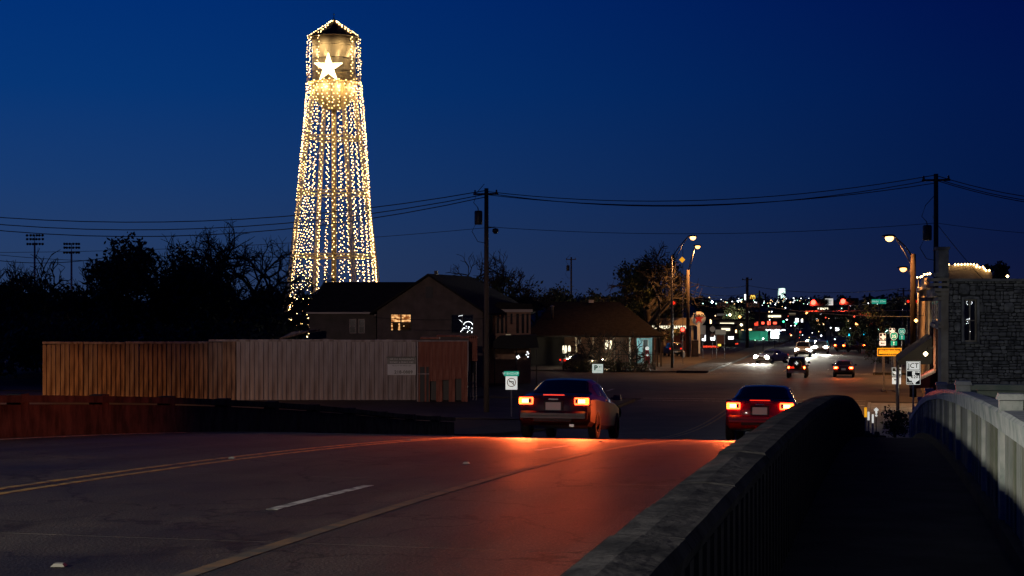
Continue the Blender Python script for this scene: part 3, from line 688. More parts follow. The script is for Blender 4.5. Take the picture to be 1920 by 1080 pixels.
# floodlight masts on the sports field
for px, yt, lb in ((65, 447, 'tall sports floodlight mast with unlit lamps at far left'), (134, 463, 'second sports floodlight mast, slightly lower, with unlit lamps')):
    Y = 300; p = Wp(px, 570, Y); h = ZC - (yt-570)/F*Y; t = thing('floodlight_mast', (p.x, Y, 0), 0, lb, 'floodlight mast', 'sports floodlight masts')
    MB().tube([(0, 0, 0), (0, 0, h-.8)], .26, 8, .16).build('pole', 'steel', t)
    fr = MB()
    for z in (h-1.0, h-.1, h+.6): fr.box((0, 0, z), (2.9, .08, .08))
    fr.box((0, 0, h-.2), (.1, .1, 1.8)); fr.build('frame', 'dark_steel', t)
    me = MB().lathe([(0, .0), (.12, .02), (.26, .34), (.22, .36), (0, .2)], n=10, axis='y').mesh('lamp', M['dark_steel'])
    for z in (h-.9, h, h+.7):
        for k in range(6): piece('lamp', me, t, (-1.4+.56*k, -.1, z), (R(-25), 0, R(rg.uniform(-20, 20))), (1, 1, 1))
# street lamps
def street_lamp(px, Y, ypole, armpx, yarm, label, energy, m='sodium', wood=False, double=True, color=(1, .42, .12), r=.11, lz=None):
    p = Wp(px, 570, Y); g = gz(p.x, Y); t = thing('street_lamp', (p.x, Y, g), 0, label, 'street lamp')
    zp = ZC - (ypole-570)/F*Y - g; za_ = ZC - (yarm-570)/F*Y - g; dx = (armpx-px)/F*Y; sg = 1 if dx > 0 else -1
    MB().tube([(0, 0, -.2), (0, 0, zp)], r*1.25 if not wood else .24, 10, r*.8 if not wood else .18).build('pole', ('wood_pole' if px < 1500 else 'wood_dark') if wood else 'dark_steel', t)
    MB().tube([(0, 0, zp-.25), (dx*.35, -.05, zp+(za_-zp)*.50), (dx*.72, -.08, za_+.02), (dx-.35*sg, -.1, za_+.12)], .055, 6).build('arm', 'dark_steel', t)
    if double: MB().tube([(0, 0, zp-1.0), (dx*.35, -.05, zp+(za_-zp)*.42-.35), (dx*.7, -.08, za_-.12)], .035, 6).build('arm_brace', 'dark_steel', t)
    hd = MB().lathe([(0, -.55), (.10, -.5), (.19, -.3), (.22, 0), (.20, .3), (.08, .42), (0, .44)], n=12, axis='x'); 
    o = MB(); o.v = [(x, y, max(z, -.02)*.75) for x, y, z in hd.v]; o.f = hd.f; o.sm = hd.sm; hood = o.build('lamp_head', 'dark_steel', t, loc=(dx, -.1, za_+.12))
    MB().lathe([(.05, .02), (.26, .0), (.30, -.10), (.24, -.24), (.12, -.33), (0, -.35)], n=16).build('lens', m, hood, fix=False)
    light('SPOT', 'lamp_light', (dx, -.1, za_-.32), energy, color, t, .12, (0, 0, 0), 150, .5)
    return t
street_lamp(1260, 162, 478, 1299, 446, 'black pole street lamp left of the junction, its long arm highest', 3600, 'sodium_pale', color=(1, .42, .13))
street_lamp(1290, 195, 506, 1308, 463, 'street lamp on the brown wooden pole behind the black one, glowing amber', 6600, 'sodium', wood=True)
street_lamp(1712, 112, 476, 1667, 447, 'street lamp on the right reaching left above the route signs, highest on that side', 4400, 'sodium_pale', wood=True, color=(1, .42, .13))
street_lamp(1722, 146, 522, 1693, 505, 'amber street lamp close beside the second stone building', 5000, 'sodium', color=(1, .42, .12))
# unseen lamp added behind the viewer to light the deck and railing
bl_ = thing('street_lamp', P(-3, -17, 4.6), 0, 'added unseen street lamp on the far kerb behind the viewpoint', 'street lamp')
MB().tube([(0, 0, 0), (0, 0, 5.1)], .11, 8, .08).build('pole', 'dark_steel', bl_)
MB().tube([(0, 0, 5.0), (.8, 0, 5.6), (1.6, 0, 5.7)], .05, 6).build('arm', 'dark_steel', bl_)
MB().box((1.8, 0, 5.7), (.7, .3, .14)).build('lamp_head', 'dark_steel', bl_)
MB().box((1.8, 0, 5.61), (.5, .22, .03)).build('lens', 'white_lamp', bl_)
light('SPOT', 'lamp_light', (1.8, 0, 5.55), 19000, (1.0, .93, .76), bl_, .5, (0, 0, 0), 165, .12)

def fill_flood(name, loc, target, energy, color, cone, label):  # added spot on an unseen mast, put in to brighten a wall
    t = thing(name, loc, 0, label, 'added floodlight'); d = (Vector(target) - Vector(loc)).normalized(); e = d.to_track_quat('-Z', 'Y').to_euler()
    MB().tube([(0, 0, -loc[2]+1), (0, 0, -.3)], .12, 8).build('mast', 'dark_steel', t)
    h = MB().box((0, 0, .0), (.5, .35, .2)).build('housing', 'dark_steel', t); h.rotation_euler = e
    l = light('SPOT', 'lamp_light', d*.25, energy, color, t, .25, None, cone, .6); l.rotation_euler = e
fill_flood('added floodlight', tuple(P(-16, -20, 14.0)), (-8.5, 110, 2.6), 58000, (1, .74, .62), 13, 'added floodlight mast behind the viewpoint aimed over the bridge at the yard wall')
fill_flood('added floodlight', tuple(P(-14, -22, 13.0)), (22.9, 75, 5.0), 24000, (.90, .95, .88), 6.6, 'added floodlight mast behind the viewpoint aimed over the bridge at the stone building')

street_lamp(960-1480, 84, 400, 960-1400, 300, 'street lamp beyond the left edge of the view that lights the ribbed wall', 30000, 'sodium')
# ------------------------------------------------------------------ buildings
def Lw(px, py, Y, o):                  # world point expressed in the frame of a root empty
    return o.matrix_basis.inverted() @ Wp(px, py, Y)
def facade(mb, x0, x1, z0, z1, holes, y=0.0, th=.2):
    """wall in the local xz plane with rectangular openings (x0,x1,z0,z1)"""
    X = sorted(set([x0, x1] + [v for h in holes for v in h[:2]])); Z = sorted(set([z0, z1] + [v for h in holes for v in h[2:]]))
    for a, b in zip(X, X[1:]):
        run = None
        for c, d in zip(Z, Z[1:]):
            cx, cz = (a+b)/2, (c+d)/2
            solid = not any(h[0] < cx < h[1] and h[2] < cz < h[3] for h in holes)
            if solid: mb.box(((a+b)/2, y+th/2, (c+d)/2), (b-a, th, d-c))
def window(parent, x0, x1, z0, z1, y, m='glass_dark', nx=2, nz=2, frame='frame_dark', fw=.06, depth=.10, label=None):
    f_ = MB(); w, h = x1-x0, z1-z0
    for x in (x0+fw/2, x1-fw/2): f_.box((x, y+depth/2, (z0+z1)/2), (fw, .07, h-.004))
    for z in (z0+fw/2, z1-fw/2): f_.box(((x0+x1)/2, y+depth/2, z), (w-2*fw, .068, fw))
    for i in range(1, nx): f_.box((x0+w*i/nx, y+depth/2, (z0+z1)/2), (fw*.8, .064, h-2*fw))
    for i in range(1, nz): f_.box(((x0+x1)/2, y+depth/2, z0+h*i/nz), (w-2*fw, .060, fw*.7))
    fr = f_.build('window', frame, parent, label=label)
    for i in range(nx):
        for j in range(nz):
            MB().box((x0+w*(i+.5)/nx, y+depth/2+.025, z0+h*(j+.5)/nz), (w/nx-fw*.6, .012, h/nz-fw*.6)).build('pane', m, fr)
    return fr
M['pane_dim'] = mat('pane_dim', (.3, .28, .24), .5, emit=(1, .8, .5), es=.12)
M['brown_wall'] = mat('brown_wall', (.30, .18, .12), .9, c2=(.22, .13, .09), scale=1.5)
# --- gabled two storey house, its gable turned to the viewer
c0 = Wp(905, 570, 125)
hs = thing('gabled_house', (c0.x, 125, 0), RZ, 'dark gabled house with one warm lit window behind the metal yard wall', 'house')
W_, L_, EH, AH = 8.5, 17.0, 6.0, 8.75
def xg(px): return (px - 905) / F * 125 / DY * .985
def zg(py): return ZC - (py-570)/F*125
wl = (xg(725), xg(768), zg(622), zg(588)); wr_ = (xg(843), xg(888), zg(626), zg(589))
mb = MB(); facade(mb, -W_, 0, 0, EH, [wl, wr_], 0)
mb.prism([(-W_, EH), (0, EH), (-W_/2, AH-.12)], 0, .2)
for (yy) in (L_-.2,): mb.box((-W_/2, yy+.1, EH/2), (W_-.4, .2, EH))
mb.box((-W_+.1, L_/2, EH/2), (.2, L_-.4, EH))
mb.build('wall', 'stucco', hs)
mb = MB()
for sg in (-1, 1):
    ax = -W_/2; ex = ax + sg*(W_/2+.45)
    vs = [(ax, -.5, AH), (ex, -.5, EH-.28), (ex, L_+.4, EH-.28), (ax, L_-4.2, AH), (ax, -.5, AH-.16), (ex, -.5, EH-.44), (ex, L_+.4, EH-.44), (ax, L_-4.2, AH-.16)]
    mb.add(vs, [(0,1,2,3), (4,7,6,5), (0,4,5,1), (1,5,6,2), (2,6,7,3), (3,7,4,0)])
e1, e2 = -W_-.45, .45
mb.add([(e1, L_+.4, EH-.28), (e2, L_+.4, EH-.28), (-W_/2, L_-4.2, AH), (-W_/2, L_-4.2, AH-.16), (e1, L_+.4, EH-.44), (e2, L_+.4, EH-.44)], [(0,1,2), (4,3,5)])
rf = mb.build('roof', 'shingle', hs)
MB().box((-W_/2+.2, 1.2, AH+.1), (.25, .25, .3)).build('vent', 'dark_steel', rf)
MB().box((-W_/2, -.02, EH+1.3), (.6, .05, .9)).build('gable_vent', 'frame_dark', hs)
M['curtain'] = mat('curtain', (.5, .26, .10), .9, emit=(1.0, .45, .12), es=1.0)
nt = M['curtain'].node_tree; b = nt.nodes['Principled BSDF']; t_ = nt.nodes.new('ShaderNodeTexCoord'); n_ = nt.nodes.new('ShaderNodeTexNoise'); r_ = nt.nodes.new('ShaderNodeValToRGB'); mp_n = nt.nodes.new('ShaderNodeMapping')
mp_n.inputs['Scale'].default_value = (1.2, 1, 2.4); n_.inputs['Scale'].default_value = 3.2; n_.inputs['Detail'].default_value = 7; nt.links.new(t_.outputs['Object'], mp_n.inputs[0]); nt.links.new(mp_n.outputs[0], n_.inputs['Vector']); nt.links.new(n_.outputs['Fac'], r_.inputs[0])
r_.color_ramp.elements[0].position = .40; r_.color_ramp.elements[0].color = (.25, .06, .01, 1); r_.color_ramp.elements[1].position = .62; r_.color_ramp.elements[1].color = (1.6, .85, .32, 1)
nt.links.new(r_.outputs[0], b.inputs['Emission Color'])
M['clear'] = mat('clear', (.9, .9, .9), .05); bb = M['clear'].node_tree.nodes['Principled BSDF']; bb.inputs['Transmission Weight'].default_value = 1; bb.inputs['IOR'].default_value = 1.02; bb.inputs['Specular IOR Level'].default_value = .3
f1 = window(hs, *wl, 0, 'clear', 2, 2, 'frame_dark', .10, label='window lit warm orange behind patterned curtains')
ww = wl[1]-wl[0]; hh = wl[3]-wl[2]; zm = (wl[2]+wl[3])/2
MB().box((wl[0]+ww*.25, .16, zm+hh*.25), (ww*.46, .02, hh*.44)).build('curtain', 'curtain', f1); MB().box((wl[0]+ww*.75, .16, zm+hh*.25), (ww*.46, .02, hh*.44)).build('curtain', 'curtain', f1)
cur = MB()
for sx in (.07, .40): cur.box((wl[0]+ww*sx, .16, zm-hh*.24), (ww*.09, .02, hh*.40), taper=.6)
cur.build('lower_curtain', 'curtain', f1)
MB().box((sum(wl[:2])/2, .9, zm), (ww+.6, .04, hh+.6)).build('room_back', 'frame_dark', hs)
MB().ball((wl[0]+ww*.62, .15, zm-hh*.2), .04).build('lamp', 'far_warm', f1)
f2 = window(hs, *wr_, 0, 'glass_dark', 2, 1, 'frame_dark', .08, label='dark window with cold white string lights reflected in it')
mb = MB(); ww = wr_[1]-wr_[0]; hh = wr_[3]-wr_[2]; cx = wr_[0]+ww*.76; cz = wr_[2]+hh*.42
for i in range(13): a = R(15+12.5*i); mb.ball((cx+.36*math.cos(a), -.01, cz+.30*math.sin(a)), .028)
for i in range(26): mb.ball((wr_[0]+ww*rg.uniform(.42, .95), -.01, wr_[2]+hh*rg.uniform(.05, .42)), rg.choice((.02, .03)))
for i in range(5): mb.ball((wr_[0]+ww*(.38+.03*i), -.01, wr_[2]+hh*(.72-.03*i)), .022); mb.ball((wr_[0]+ww*(.36+.04*i), -.01, wr_[2]+hh*(.90+.01*i)), .018)
mb.build('reflected_lights', 'far_white', f2, fix=False)  # reflections of string lights made as glowing dots on the pane
# slatted side of the house toward the street: a lower wing with tall dark openings
wg = thing('slatted_building', (Wp(915, 570, 131).x, 131, 0), 0, 'tan two storey front with tall dark slot windows right of the tall pole', 'building')
ww = (995-915)/F*131
def zq(py, Y=131): return ZC - (py-570)/F*Y
sl = []
for a, b_, lo in ((918, 923.5, 625), (931, 936, 625), (939, 944, 625), (947, 951, 625), (957, 961, 608), (968, 973, 625), (978, 983, 625), (987, 991, 625)):
    sl.append(((a-915)/F*131, (b_-915)/F*131, zq(lo), zq(588)))
sl += [((948-915)/F*131, (958-915)/F*131, zq(646), zq(626)), ((917-915)/F*131, (925-915)/F*131, zq(676), zq(664))]
mb = MB(); facade(mb, 0, ww, 0, zq(584), sl); mb.box((ww/2, 4.2, zq(584)/2), (ww, 7.9, zq(584)-.004)); mb.build('wall', 'brown_wall', wg)
MB().box((ww/2, -.14, zq(582)-.02), (ww+.3, .34, .22)).build('fascia', 'trim', wg)
for x0, x1, z0, z1 in sl[:8]: MB().box(((x0+x1)/2, .14, (z0+z1)/2), (x1-x0+.02, .03, z1-z0+.02)).build('slot_window', 'glass_dark', wg)
MB().box((sl[8][0]+.22, .1, (sl[8][2]+sl[8][3])/2), (.42, .02, .8)).build('lit_pane', 'pane_dim', wg, label='small pale lit pane')
MB().prism([(-.1, zq(584)+.003), (ww+.4, zq(584)+.003), (ww+.1, zq(570)), (.8, zq(566))], -.3, 8).build('roof', 'shingle', wg)
bal = thing('balcony_shade', (Wp(925, 570, 128).x, 128, 0), 0, 'dark projecting awning below the slot windows with small lit things under it', 'awning')
MB().prism([(0, zq(640, 128)), (.5, zq(630, 128)), (3.4, zq(628, 128)), (3.6, zq(652, 128)), (0, zq(655, 128))], 0, 2.6).build('canvas', 'awning', bal)
for x in (.1, 1.8, 3.4): MB().tube([(x, .2, 0), (x, .2, zq(652, 128))], .05, 6).build('post', 'frame_dark', bal)
mb = MB()
for px, py in ((989, 660), (991, 663), (987, 665), (990, 669), (972, 667), (969, 669), (974, 670), (971, 672)): q = Wp(px, py, 128); mb.ball((q.x - bal.location.x, .1, q.z), .05)
lt = mb.build('porch_lights', 'far_white', bal, fix=False)
# --- long dark roof left of the gabled house
hl = thing('long_roofed_house', (Wp(720, 570, 132).x, 132, 0), 0, 'long low house with a broad black hipped roof in front of the tower foot', 'house')
def XL(px, Y=132): return (px-720)/F*Y
ez, rz_ = zq(586, 132), zq(528, 134)
mb = MB(); x0, x1 = XL(568), XL(745)
mb.add([(x0, -.4, ez), (x1, -.4, ez), (x1, 9, ez), (x0, 9, ez), (XL(598), 4.3, rz_), (XL(800), 4.3, rz_), (XL(800), 9, ez), (XL(800), -.4, ez)],
       [(0, 1, 7, 5, 4), (3, 0, 4), (2, 3, 4, 5, 6), (0, 3, 2, 1)])
mb.build('roof', 'shingle', hl)
hw = [(XL(655), XL(668), zq(625, 132), zq(598, 132)), (XL(672), XL(684), zq(625, 132), zq(598, 132))]
mb = MB(); facade(mb, XL(580), XL(705), 0, ez-.1, hw); mb.box((XL(642), 4.5, ez/2-.1), (XL(705)-XL(580)-.01, 8.4, ez-.21)); mb.build('wall', 'stucco_dark', hl)
for h_ in hw: window(hl, *h_, 0, 'glass_dark', 1, 2, 'trim', .05)
MB().box((XL(642), -.46, ez-.03), (XL(705)-XL(572), .1, .14)).build('gutter', 'trim', hl)
MB().box((XL(705), -.55, ez-.06), (.18, .16, .3)).build('gutter_end', 'trim', hl)
# lean-to roof edge left of the yard wall top
ln = thing('lean_to_roof', (Wp(560, 570, 124).x, 124, 0), 0, 'small sloping tin roof catching the tower light at its left foot', 'shed roof')
mb = MB(); a, b_, c, d = Wp(524, 634, 124), Wp(578, 620, 124), Wp(600, 617, 129), Wp(548, 622, 129); o_ = ln.location
mb.add([tuple(v - Vector(o_)) for v in (a, b_, c, d)] + [tuple(v - Vector(o_) - Vector((0, 0, .12))) for v in (a, b_, c, d)], [(0,1,2,3), (4,7,6,5), (0,4,5,1), (1,5,6,2), (2,6,7,3), (3,7,4,0)]); mb.build('roof_sheet', 'metal_tan', ln)
mb = MB()
for x, y in ((-1.2, .2), (.6, .2), (1.2, 4.6)): mb.box((x, y, 1.8), (.1, .1, 3.6))
mb.build('posts', 'frame_dark', ln)

# --- ribbed metal yard wall
YW = 108.0
yw = thing('metal_yard_wall', (Wp(80, 570, YW).x, YW, 0), 0, 'long pale ribbed metal wall of the repair yard behind the bridge', 'metal wall')
wl_len = (781-80)/F*YW
def ribbed(w, h, pitch=.30, d=.085):
    m_ = MB(); pts = [(0, 0)]; x = 0
    while x + pitch <= w + .001: pts += [(x+pitch*.40, 0), (x+pitch*.48, -d), (x+pitch*.86, -d), (x+pitch*.94, 0)]; x += pitch
    pts.append((w, 0)); n = len(pts); vs = [(a, b, 0) for a, b in pts] + [(a, b, h) for a, b in pts]
    return m_.add(vs, [(i, i+1, n+i+1, n+i) for i in range(n-1)])
npan = 27; pw = wl_len/npan
for i in range(npan):
    px = 80 + (781-80)*(i+.5)/npan
    top = ZC - (((641 if px < 420 else 637) + (4 if px < 100 else 0))-570)/F*YW
    m_ = 'metal_tan' if 3 < i*1.0 < 13 else ('metal_panel' if i >= 13 else 'metal_panel_b')
    if 2 <= i < 14: m_ = 'metal_tan' if i % 3 else 'metal_panel_b'
    o = ribbed(pw-.012, top-.02-rng.uniform(0, .03)).build('ribbed_panel', m_, yw, loc=(i*pw, rng.uniform(-.03, .03), 0), fix=False); o.rotation_euler = (rng.uniform(-.006, .006), 0, rng.uniform(-.03, .03))
for i in range(9):
    z_ = ZC-((642.5 if i < 4 else 638.5)-570)/F*YW; o = MB().box((0, 0, 0), (wl_len/9-.02, .30, .14)).build('top_trim', 'metal_panel', yw, loc=(wl_len/9*(i+.5), .03, z_+rng.uniform(-.02, .02))); o.rotation_euler = (0, rng.uniform(-.006, .006), 0)
MB().box((wl_len/2, 3.3, 1.7), (wl_len-.1, 6.2, 3.4)).build('building_core', 'frame_dark', yw)
sg_ = thing('shop_sign', (Wp(753.5, 570, YW).x, YW-.12, 0), 0, 'worn black and white repair shop sign fixed on the ribbed wall', 'sign')
zt_, zb_ = zq(670, YW), zq(703, YW); zmid = zq(682.5, YW); sw = 53/F*YW
MB().box((0, 0, (zb_+zmid)/2), (sw, .05, zmid-zb_)).build('lower_board', 'shop_sign', sg_)
MB().box((0, -.004, (zt_+zmid)/2+.003), (sw+.06, .05, zt_-zmid)).build('upper_board', 'sign_black', sg_)
MB().box((0, -.02, zt_+.02), (sw+.16, .09, .05)).build('sign_rail', 'frame_dark', sg_)
text('lettering', 'WE DO ALIGNMENTS', .15, 'shop_sign', sg_, (0, -.04, zt_-.12), sx=1.05)
text('lettering', 'REPAIRS & BRAKE JOBS', .16, 'shop_sign', sg_, (0, -.04, zt_-.33), sx=.92)
text('lettering', 'SEE HOW WE SPEND LESS', .11, 'sign_black', sg_, (0, -.034, zmid-.11), sx=.95)
text('phone_number', '218-0889', .29, 'sign_black', sg_, (.12, -.036, zb_+.19), sx=1.05, bold=.008)
# --- rusty shed
sh = thing('rusty_shed', (Wp(782, 570, 106).x, 106, 0), 0, 'rust red corrugated metal shed at the right end of the yard wall', 'shed')
def XS(px, Y=106): return (px-782)/F*Y
zs_ = zq(641, 106); n = 8; w_ = XS(877)/n
for i in range(n):
    low = 0 if i < 2 else zq(717 - i*1.2, 106)
    hgt = zs_ + .05*i/n - low
    ribbed(w_-.01, hgt, .21, .035).build('rusty_sheet', 'rust', sh, loc=(i*w_, rng.uniform(-.015, .015), low), fix=False)
for i in range(2, n):
    if i % 2: ribbed(w_-.01, 1.6, .21, .035).build('rusty_sheet', 'rust', sh, loc=(i*w_, .12, 0), fix=False)
for i in range(2): ribbed(.28, zq(630, 106)-zq(678, 106), .14, .03).build('rusty_sheet', 'rust', sh, loc=(XS(878)+.29*i, 1.2, zq(678, 106)), fix=False)
MB().box((XS(830), .02, zs_+.06), (XS(877)+.1, .10, .05)).build('eave_flashing', 'metal_panel', sh)
MB().box((XS(877.5), -.02, zs_/2+1.0), (.07, .09, zs_-2.0)).build('corner_trim', 'metal_panel', sh)
MB().box((0.03, -.03, zs_/2), (.07, .06, zs_)).build('corner_trim', 'metal_panel', sh)
mb = MB()
for a, b_, y0, z0 in ((786, 822, 2.2, 631), (815, 861, 3.4, 627.5), (862, 894, 2.0, 629)):
    mb.box(((XS(a)+XS(b_))/2, y0, ZC-(z0-570)/F*108-.1), (XS(b_)-XS(a), 1.6, .12))
mb.build('roof', 'rust', sh)
MB().box((XS(794), .10, 1.15), (.7, .22, 2.3)).build('doorway', 'black', sh); MB().box((XS(794), -.03, zq(701, 106)), (.75, .05, .05)).build('door_head', 'metal_panel', sh)
MB().box((XS(886), 1.6, zq(695, 106)), (.38, .03, 1.5)).build('glass_screen', 'glass_dark', sh); 
for x in (XS(881), XS(886), XS(892)): MB().box((x, 1.55, zq(680, 106)-1.4), (.03, .03, 2.8)).build('screen_post', 'metal_panel', sh)
MB().box((XS(830), 2.4, 1.9), (XS(870), 4, 3.6)).build('core', 'frame_dark', sh)

# --- pavilion with big dark roof
pv = thing('pavilion', (Wp(1115, 570, 165).x, 165, 0), 0, 'open pavilion under a broad black hipped roof behind the iron fence', 'pavilion')
def XP(px, Y=165): return (px-1115)/F*Y
ez = zq(632, 165); rz_ = zq(566, 172)
mb = MB(); mb.add([(XP(985), -1, ez), (XP(1243), -1, ez), (XP(1243), 15, ez), (XP(985), 15, ez), (XP(1045, 172), 7, rz_), (XP(1168, 172), 7, rz_),
        (XP(985), -1, ez+.16), (XP(1243), -1, ez+.16), (XP(1243), 15, ez+.16), (XP(985), 15, ez+.16)], [(0, 3, 2, 1), (6, 7, 5, 4), (7, 8, 5), (8, 9, 4, 5), (9, 6, 4), (0, 1, 7, 6), (1, 2, 8, 7), (2, 3, 9, 8), (3, 0, 6, 9)])
prf = mb.build('roof', 'shingle', pv)
MB().lathe([(0, 0), (.14, 0), (.14, 1.2), (.2, 1.25), (.2, 1.35), (0, 1.4)], c=(XP(1037), 2.6, zq(598, 167)), n=10).build('flue', 'steel', prf)
MB().box((XP(1114), 6.2, rz_+.05), (.5, .4, .3)).build('roof_vent', 'sign_back', prf)
for px in (1080, 1151.5, 1224, 1232, 1239): MB().box((XP(px), -.2, ez/2), (.16, .16, ez)).build('post', 'limestone' if px < 1200 else 'wood_pole', pv)
for px in (1118, 1190): MB().box((XP(px), 6.5, ez/2), (.16, .16, ez)).build('post', 'limestone', pv)
mb = MB(); mb.box((XP(1025), 8, ez/2), (XP(1060)-XP(990), 10, ez-.01)); mb.build('solid_bay', 'frame_dark', pv)
mb = MB()
for a, b_, y_ in ((1062, 1180, 12), (1180, 1240, 13)): mb.box(((XP(a, 177)+XP(b_, 177))/2, y_, ez/2), (XP(b_, 177)-XP(a, 177)-.02, .2, ez-.02))
mb.build('back_wall', 'brown_wall', pv)
for a, b_ in ((1145, 1151), (1154, 1157.5)): MB().box(((XP(a, 176)+XP(b_, 176))/2, 11.8, zq(647, 176)), (XP(b_, 176)-XP(a, 176), .03, .95)).build('lit_window', 'panel_warm', pv)
MB().box((XP(1097, 176), 11.7, zq(641, 176)), (.32, .05, .45)).build('lit_notice', 'sign_pale', pv)
MB().box((XP(1206), -.3, ez+.05), (1.0, .06, .06)).build('eave_lamp', 'panel_warm', pv)
for k, px in enumerate((1056.5, 1061, 1067.5)):
    q = Wp(px, 570, 164); w = thing('wall_lantern', (q.x, 164, 0), 0, ['leftmost of three tall glowing lantern tubes by the pavilion', 'middle of three tall glowing lantern tubes by the pavilion', 'rightmost of three tall glowing lantern tubes by the pavilion, largest'][k], 'lantern', 'glowing lantern tubes by the pavilion')
    z0, z1 = zq((663, 662, 659)[k], 164), zq(648, 164)
    MB().tube([(0, 0, 0), (0, 0, z0)], .05, 6).build('stand', 'dark_steel', w); MB().lathe([(0, z0), (.09+.03*(k == 2), z0), (.11+.04*(k == 2), (z0+z1)/2), (.08, z1), (0, z1)], n=10).build('tube', 'panel_warm', w)
light('POINT', 'pavilion_light', (Wp(1062, 655, 163.2)), 120, (1, .85, .6), None, .1)
light('POINT', 'porch_light', (Wp(1150, 640, 170)), 160, (1, .72, .5), None, .3)
# blue green house end with a door under the pavilion eave
bh = thing('small_house', (Wp(1213, 570, 172).x, 172, 0), 0, 'pale teal house end with a dark panelled door, seen under the pavilion eave', 'house')
def XB(px): return (px-1213)/F*172
M['teal_paint'] = mat('teal_paint', (.30, .44, .42), .8, c2=(.22, .33, .32), scale=3)
mb = MB(); facade(mb, XB(1194), XB(1224), 0, zq(634, 172), [(XB(1206), XB(1215), .3, zq(637, 172))]); mb.build('wall', 'teal_paint', bh)
MB().box((XB(1210.5), .1, (zq(637, 172)+.3)/2), (XB(1215)-XB(1206)-.1, .05, zq(637, 172)-.35)).build('door', 'frame_dark', bh)
for x in (XB(1205.6), XB(1215.4)): MB().box((x, -.03, 1.4), (.08, .06, 2.5)).build('door_frame', 'trim', bh)
MB().box((XB(1209), -.6, .08), (3.4, 1.1, .16)).build('step', 'concrete', bh)
light('POINT', 'door_light', Wp(1200, 640, 170.5), 110, (.55, .95, 1.0), None, .1)
fp = thing('fuel_pump', (Wp(1213.5, 570, 169).x, 169, 0), 0, 'old red fuel pump with a round top standing before the teal house', 'fuel pump')
M['pump_red'] = mat('pump_red', (.55, .02, .015), .35)
MB().box((0, 0, .75), (.50, .4, 1.3), taper=.85).build('body', 'pump_red', fp); MB().lathe([(0, -.09), (.17, -.09), (.2, 0), (.17, .09), (0, .09)], c=(0, 0, 1.78), n=16, axis='y').build('globe', 'sign_white', fp)
MB().box((0, 0, 1.5), (.36, .3, .22)).build('neck', 'pump_red', fp); MB().lathe([(0, -.03), (.13, -.03), (.13, 0), (0, 0)], c=(0, -.2, 1.1), n=14, axis='y').build('dial', 'sign_white', fp)
MB().tube([(.24, -.1, 1.2), (.42, -.15, .8), (.34, -.15, .35), (.24, -.1, .9)], .025, 5).build('hose', 'black', fp)
# iron fence
fe = thing('iron_fence', (Wp(1056, 570, 156).x, 156, 0), 0, 'black iron picket fence between the junction and the pavilion', 'fence')
fl = (1228-1056)/F*156; zf_ = zq(660, 156)
for z in (.25, zf_-.22): MB().box((fl/2, 0, z), (fl, .04, .05)).build('fence_rail', 'black', fe)
pk = MB().box((0, 0, zf_/2), (.035, .035, zf_-.1)); pk.lathe([(0, 0), (.03, .03), (0, .13)], c=(0, 0, zf_-.06), n=4); pkm = pk.mesh('picket', M['black'])
n = 58
for i in range(n+1): piece('picket', pkm, fe, (fl*i/n, 0, 0))
for i in range(6): MB().box((fl*i/5, 0, zf_/2+.1), (.10, .10, zf_+.2)).build('fence_post', 'black', fe)
for i, (px, Y, h, w) in enumerate([(1100, 158, 3.3, 3.2), (1120, 160, 3.5, 3.4), (1140, 159, 3.1, 2.6), (1185, 160, 3.4, 3.0)]):
    bare_tree(G3(px, Y), 3.8, .9, 70+i, ['small crooked courtyard tree left of the parked car', 'small courtyard tree above the headlamp', 'low courtyard tree left of the lit pavilion window', 'courtyard tree in front of the teal house wall'][i], depth=4)
for i, px in enumerate((1075, 1095, 1152, 1170, 1200)):
    leafy_tree(G3(px, 154.5), 1.3, 2.6, 80+i, ['round hedge shrub at the left end of the iron fence', 'grey leaved shrub left of the parking sign', 'round shrub right of the parking sign', 'low shrub at the middle of the iron fence', 'low shrub near the right end of the iron fence'][i], n=500, leaf=.09, low=.1, trunk=.05, name='shrub')
# --- old filling station with lit canopy
fs_ = thing('filling_station', (Wp(1290, 570, 208).x, 208, 0), 0, 'old filling station with an orange lit flat canopy left of the round star sign', 'filling station')
def XF(px, Y=208): return (px-1290)/F*Y
MB().box(((XF(1212)+XF(1302))/2, 2.5, zq(603, 208)), (XF(1302)-XF(1212), 7, .95)).build('canopy', 'limestone', fs_)
sc_ = MB()
for i in range(22):
    x = XF(1222)+i*(XF(1292)-XF(1222))/22; sc_.prism([(x, 0), (x+.2, .0), (x+.12, .38), (x+.02, .38)], -.5, -.45)
o = sc_.build('scalloped_trim', 'panel_warm', fs_, loc=(0, 0, zq(616, 208)))
for px in (1222, 1247, 1298): MB().box((XF(px), 0, zq(611, 208)/2), (.28, .28, zq(611, 208))).build('column', 'limestone', fs_)
MB().box((XF(1262), 9, 2.0), (XF(1302)-XF(1222), 4, 4.0)).build('shop', 'brick', fs_)
light('POINT', 'canopy_light', Wp(1262, 622, 208), 260, (1, .35, .12), None, .3)
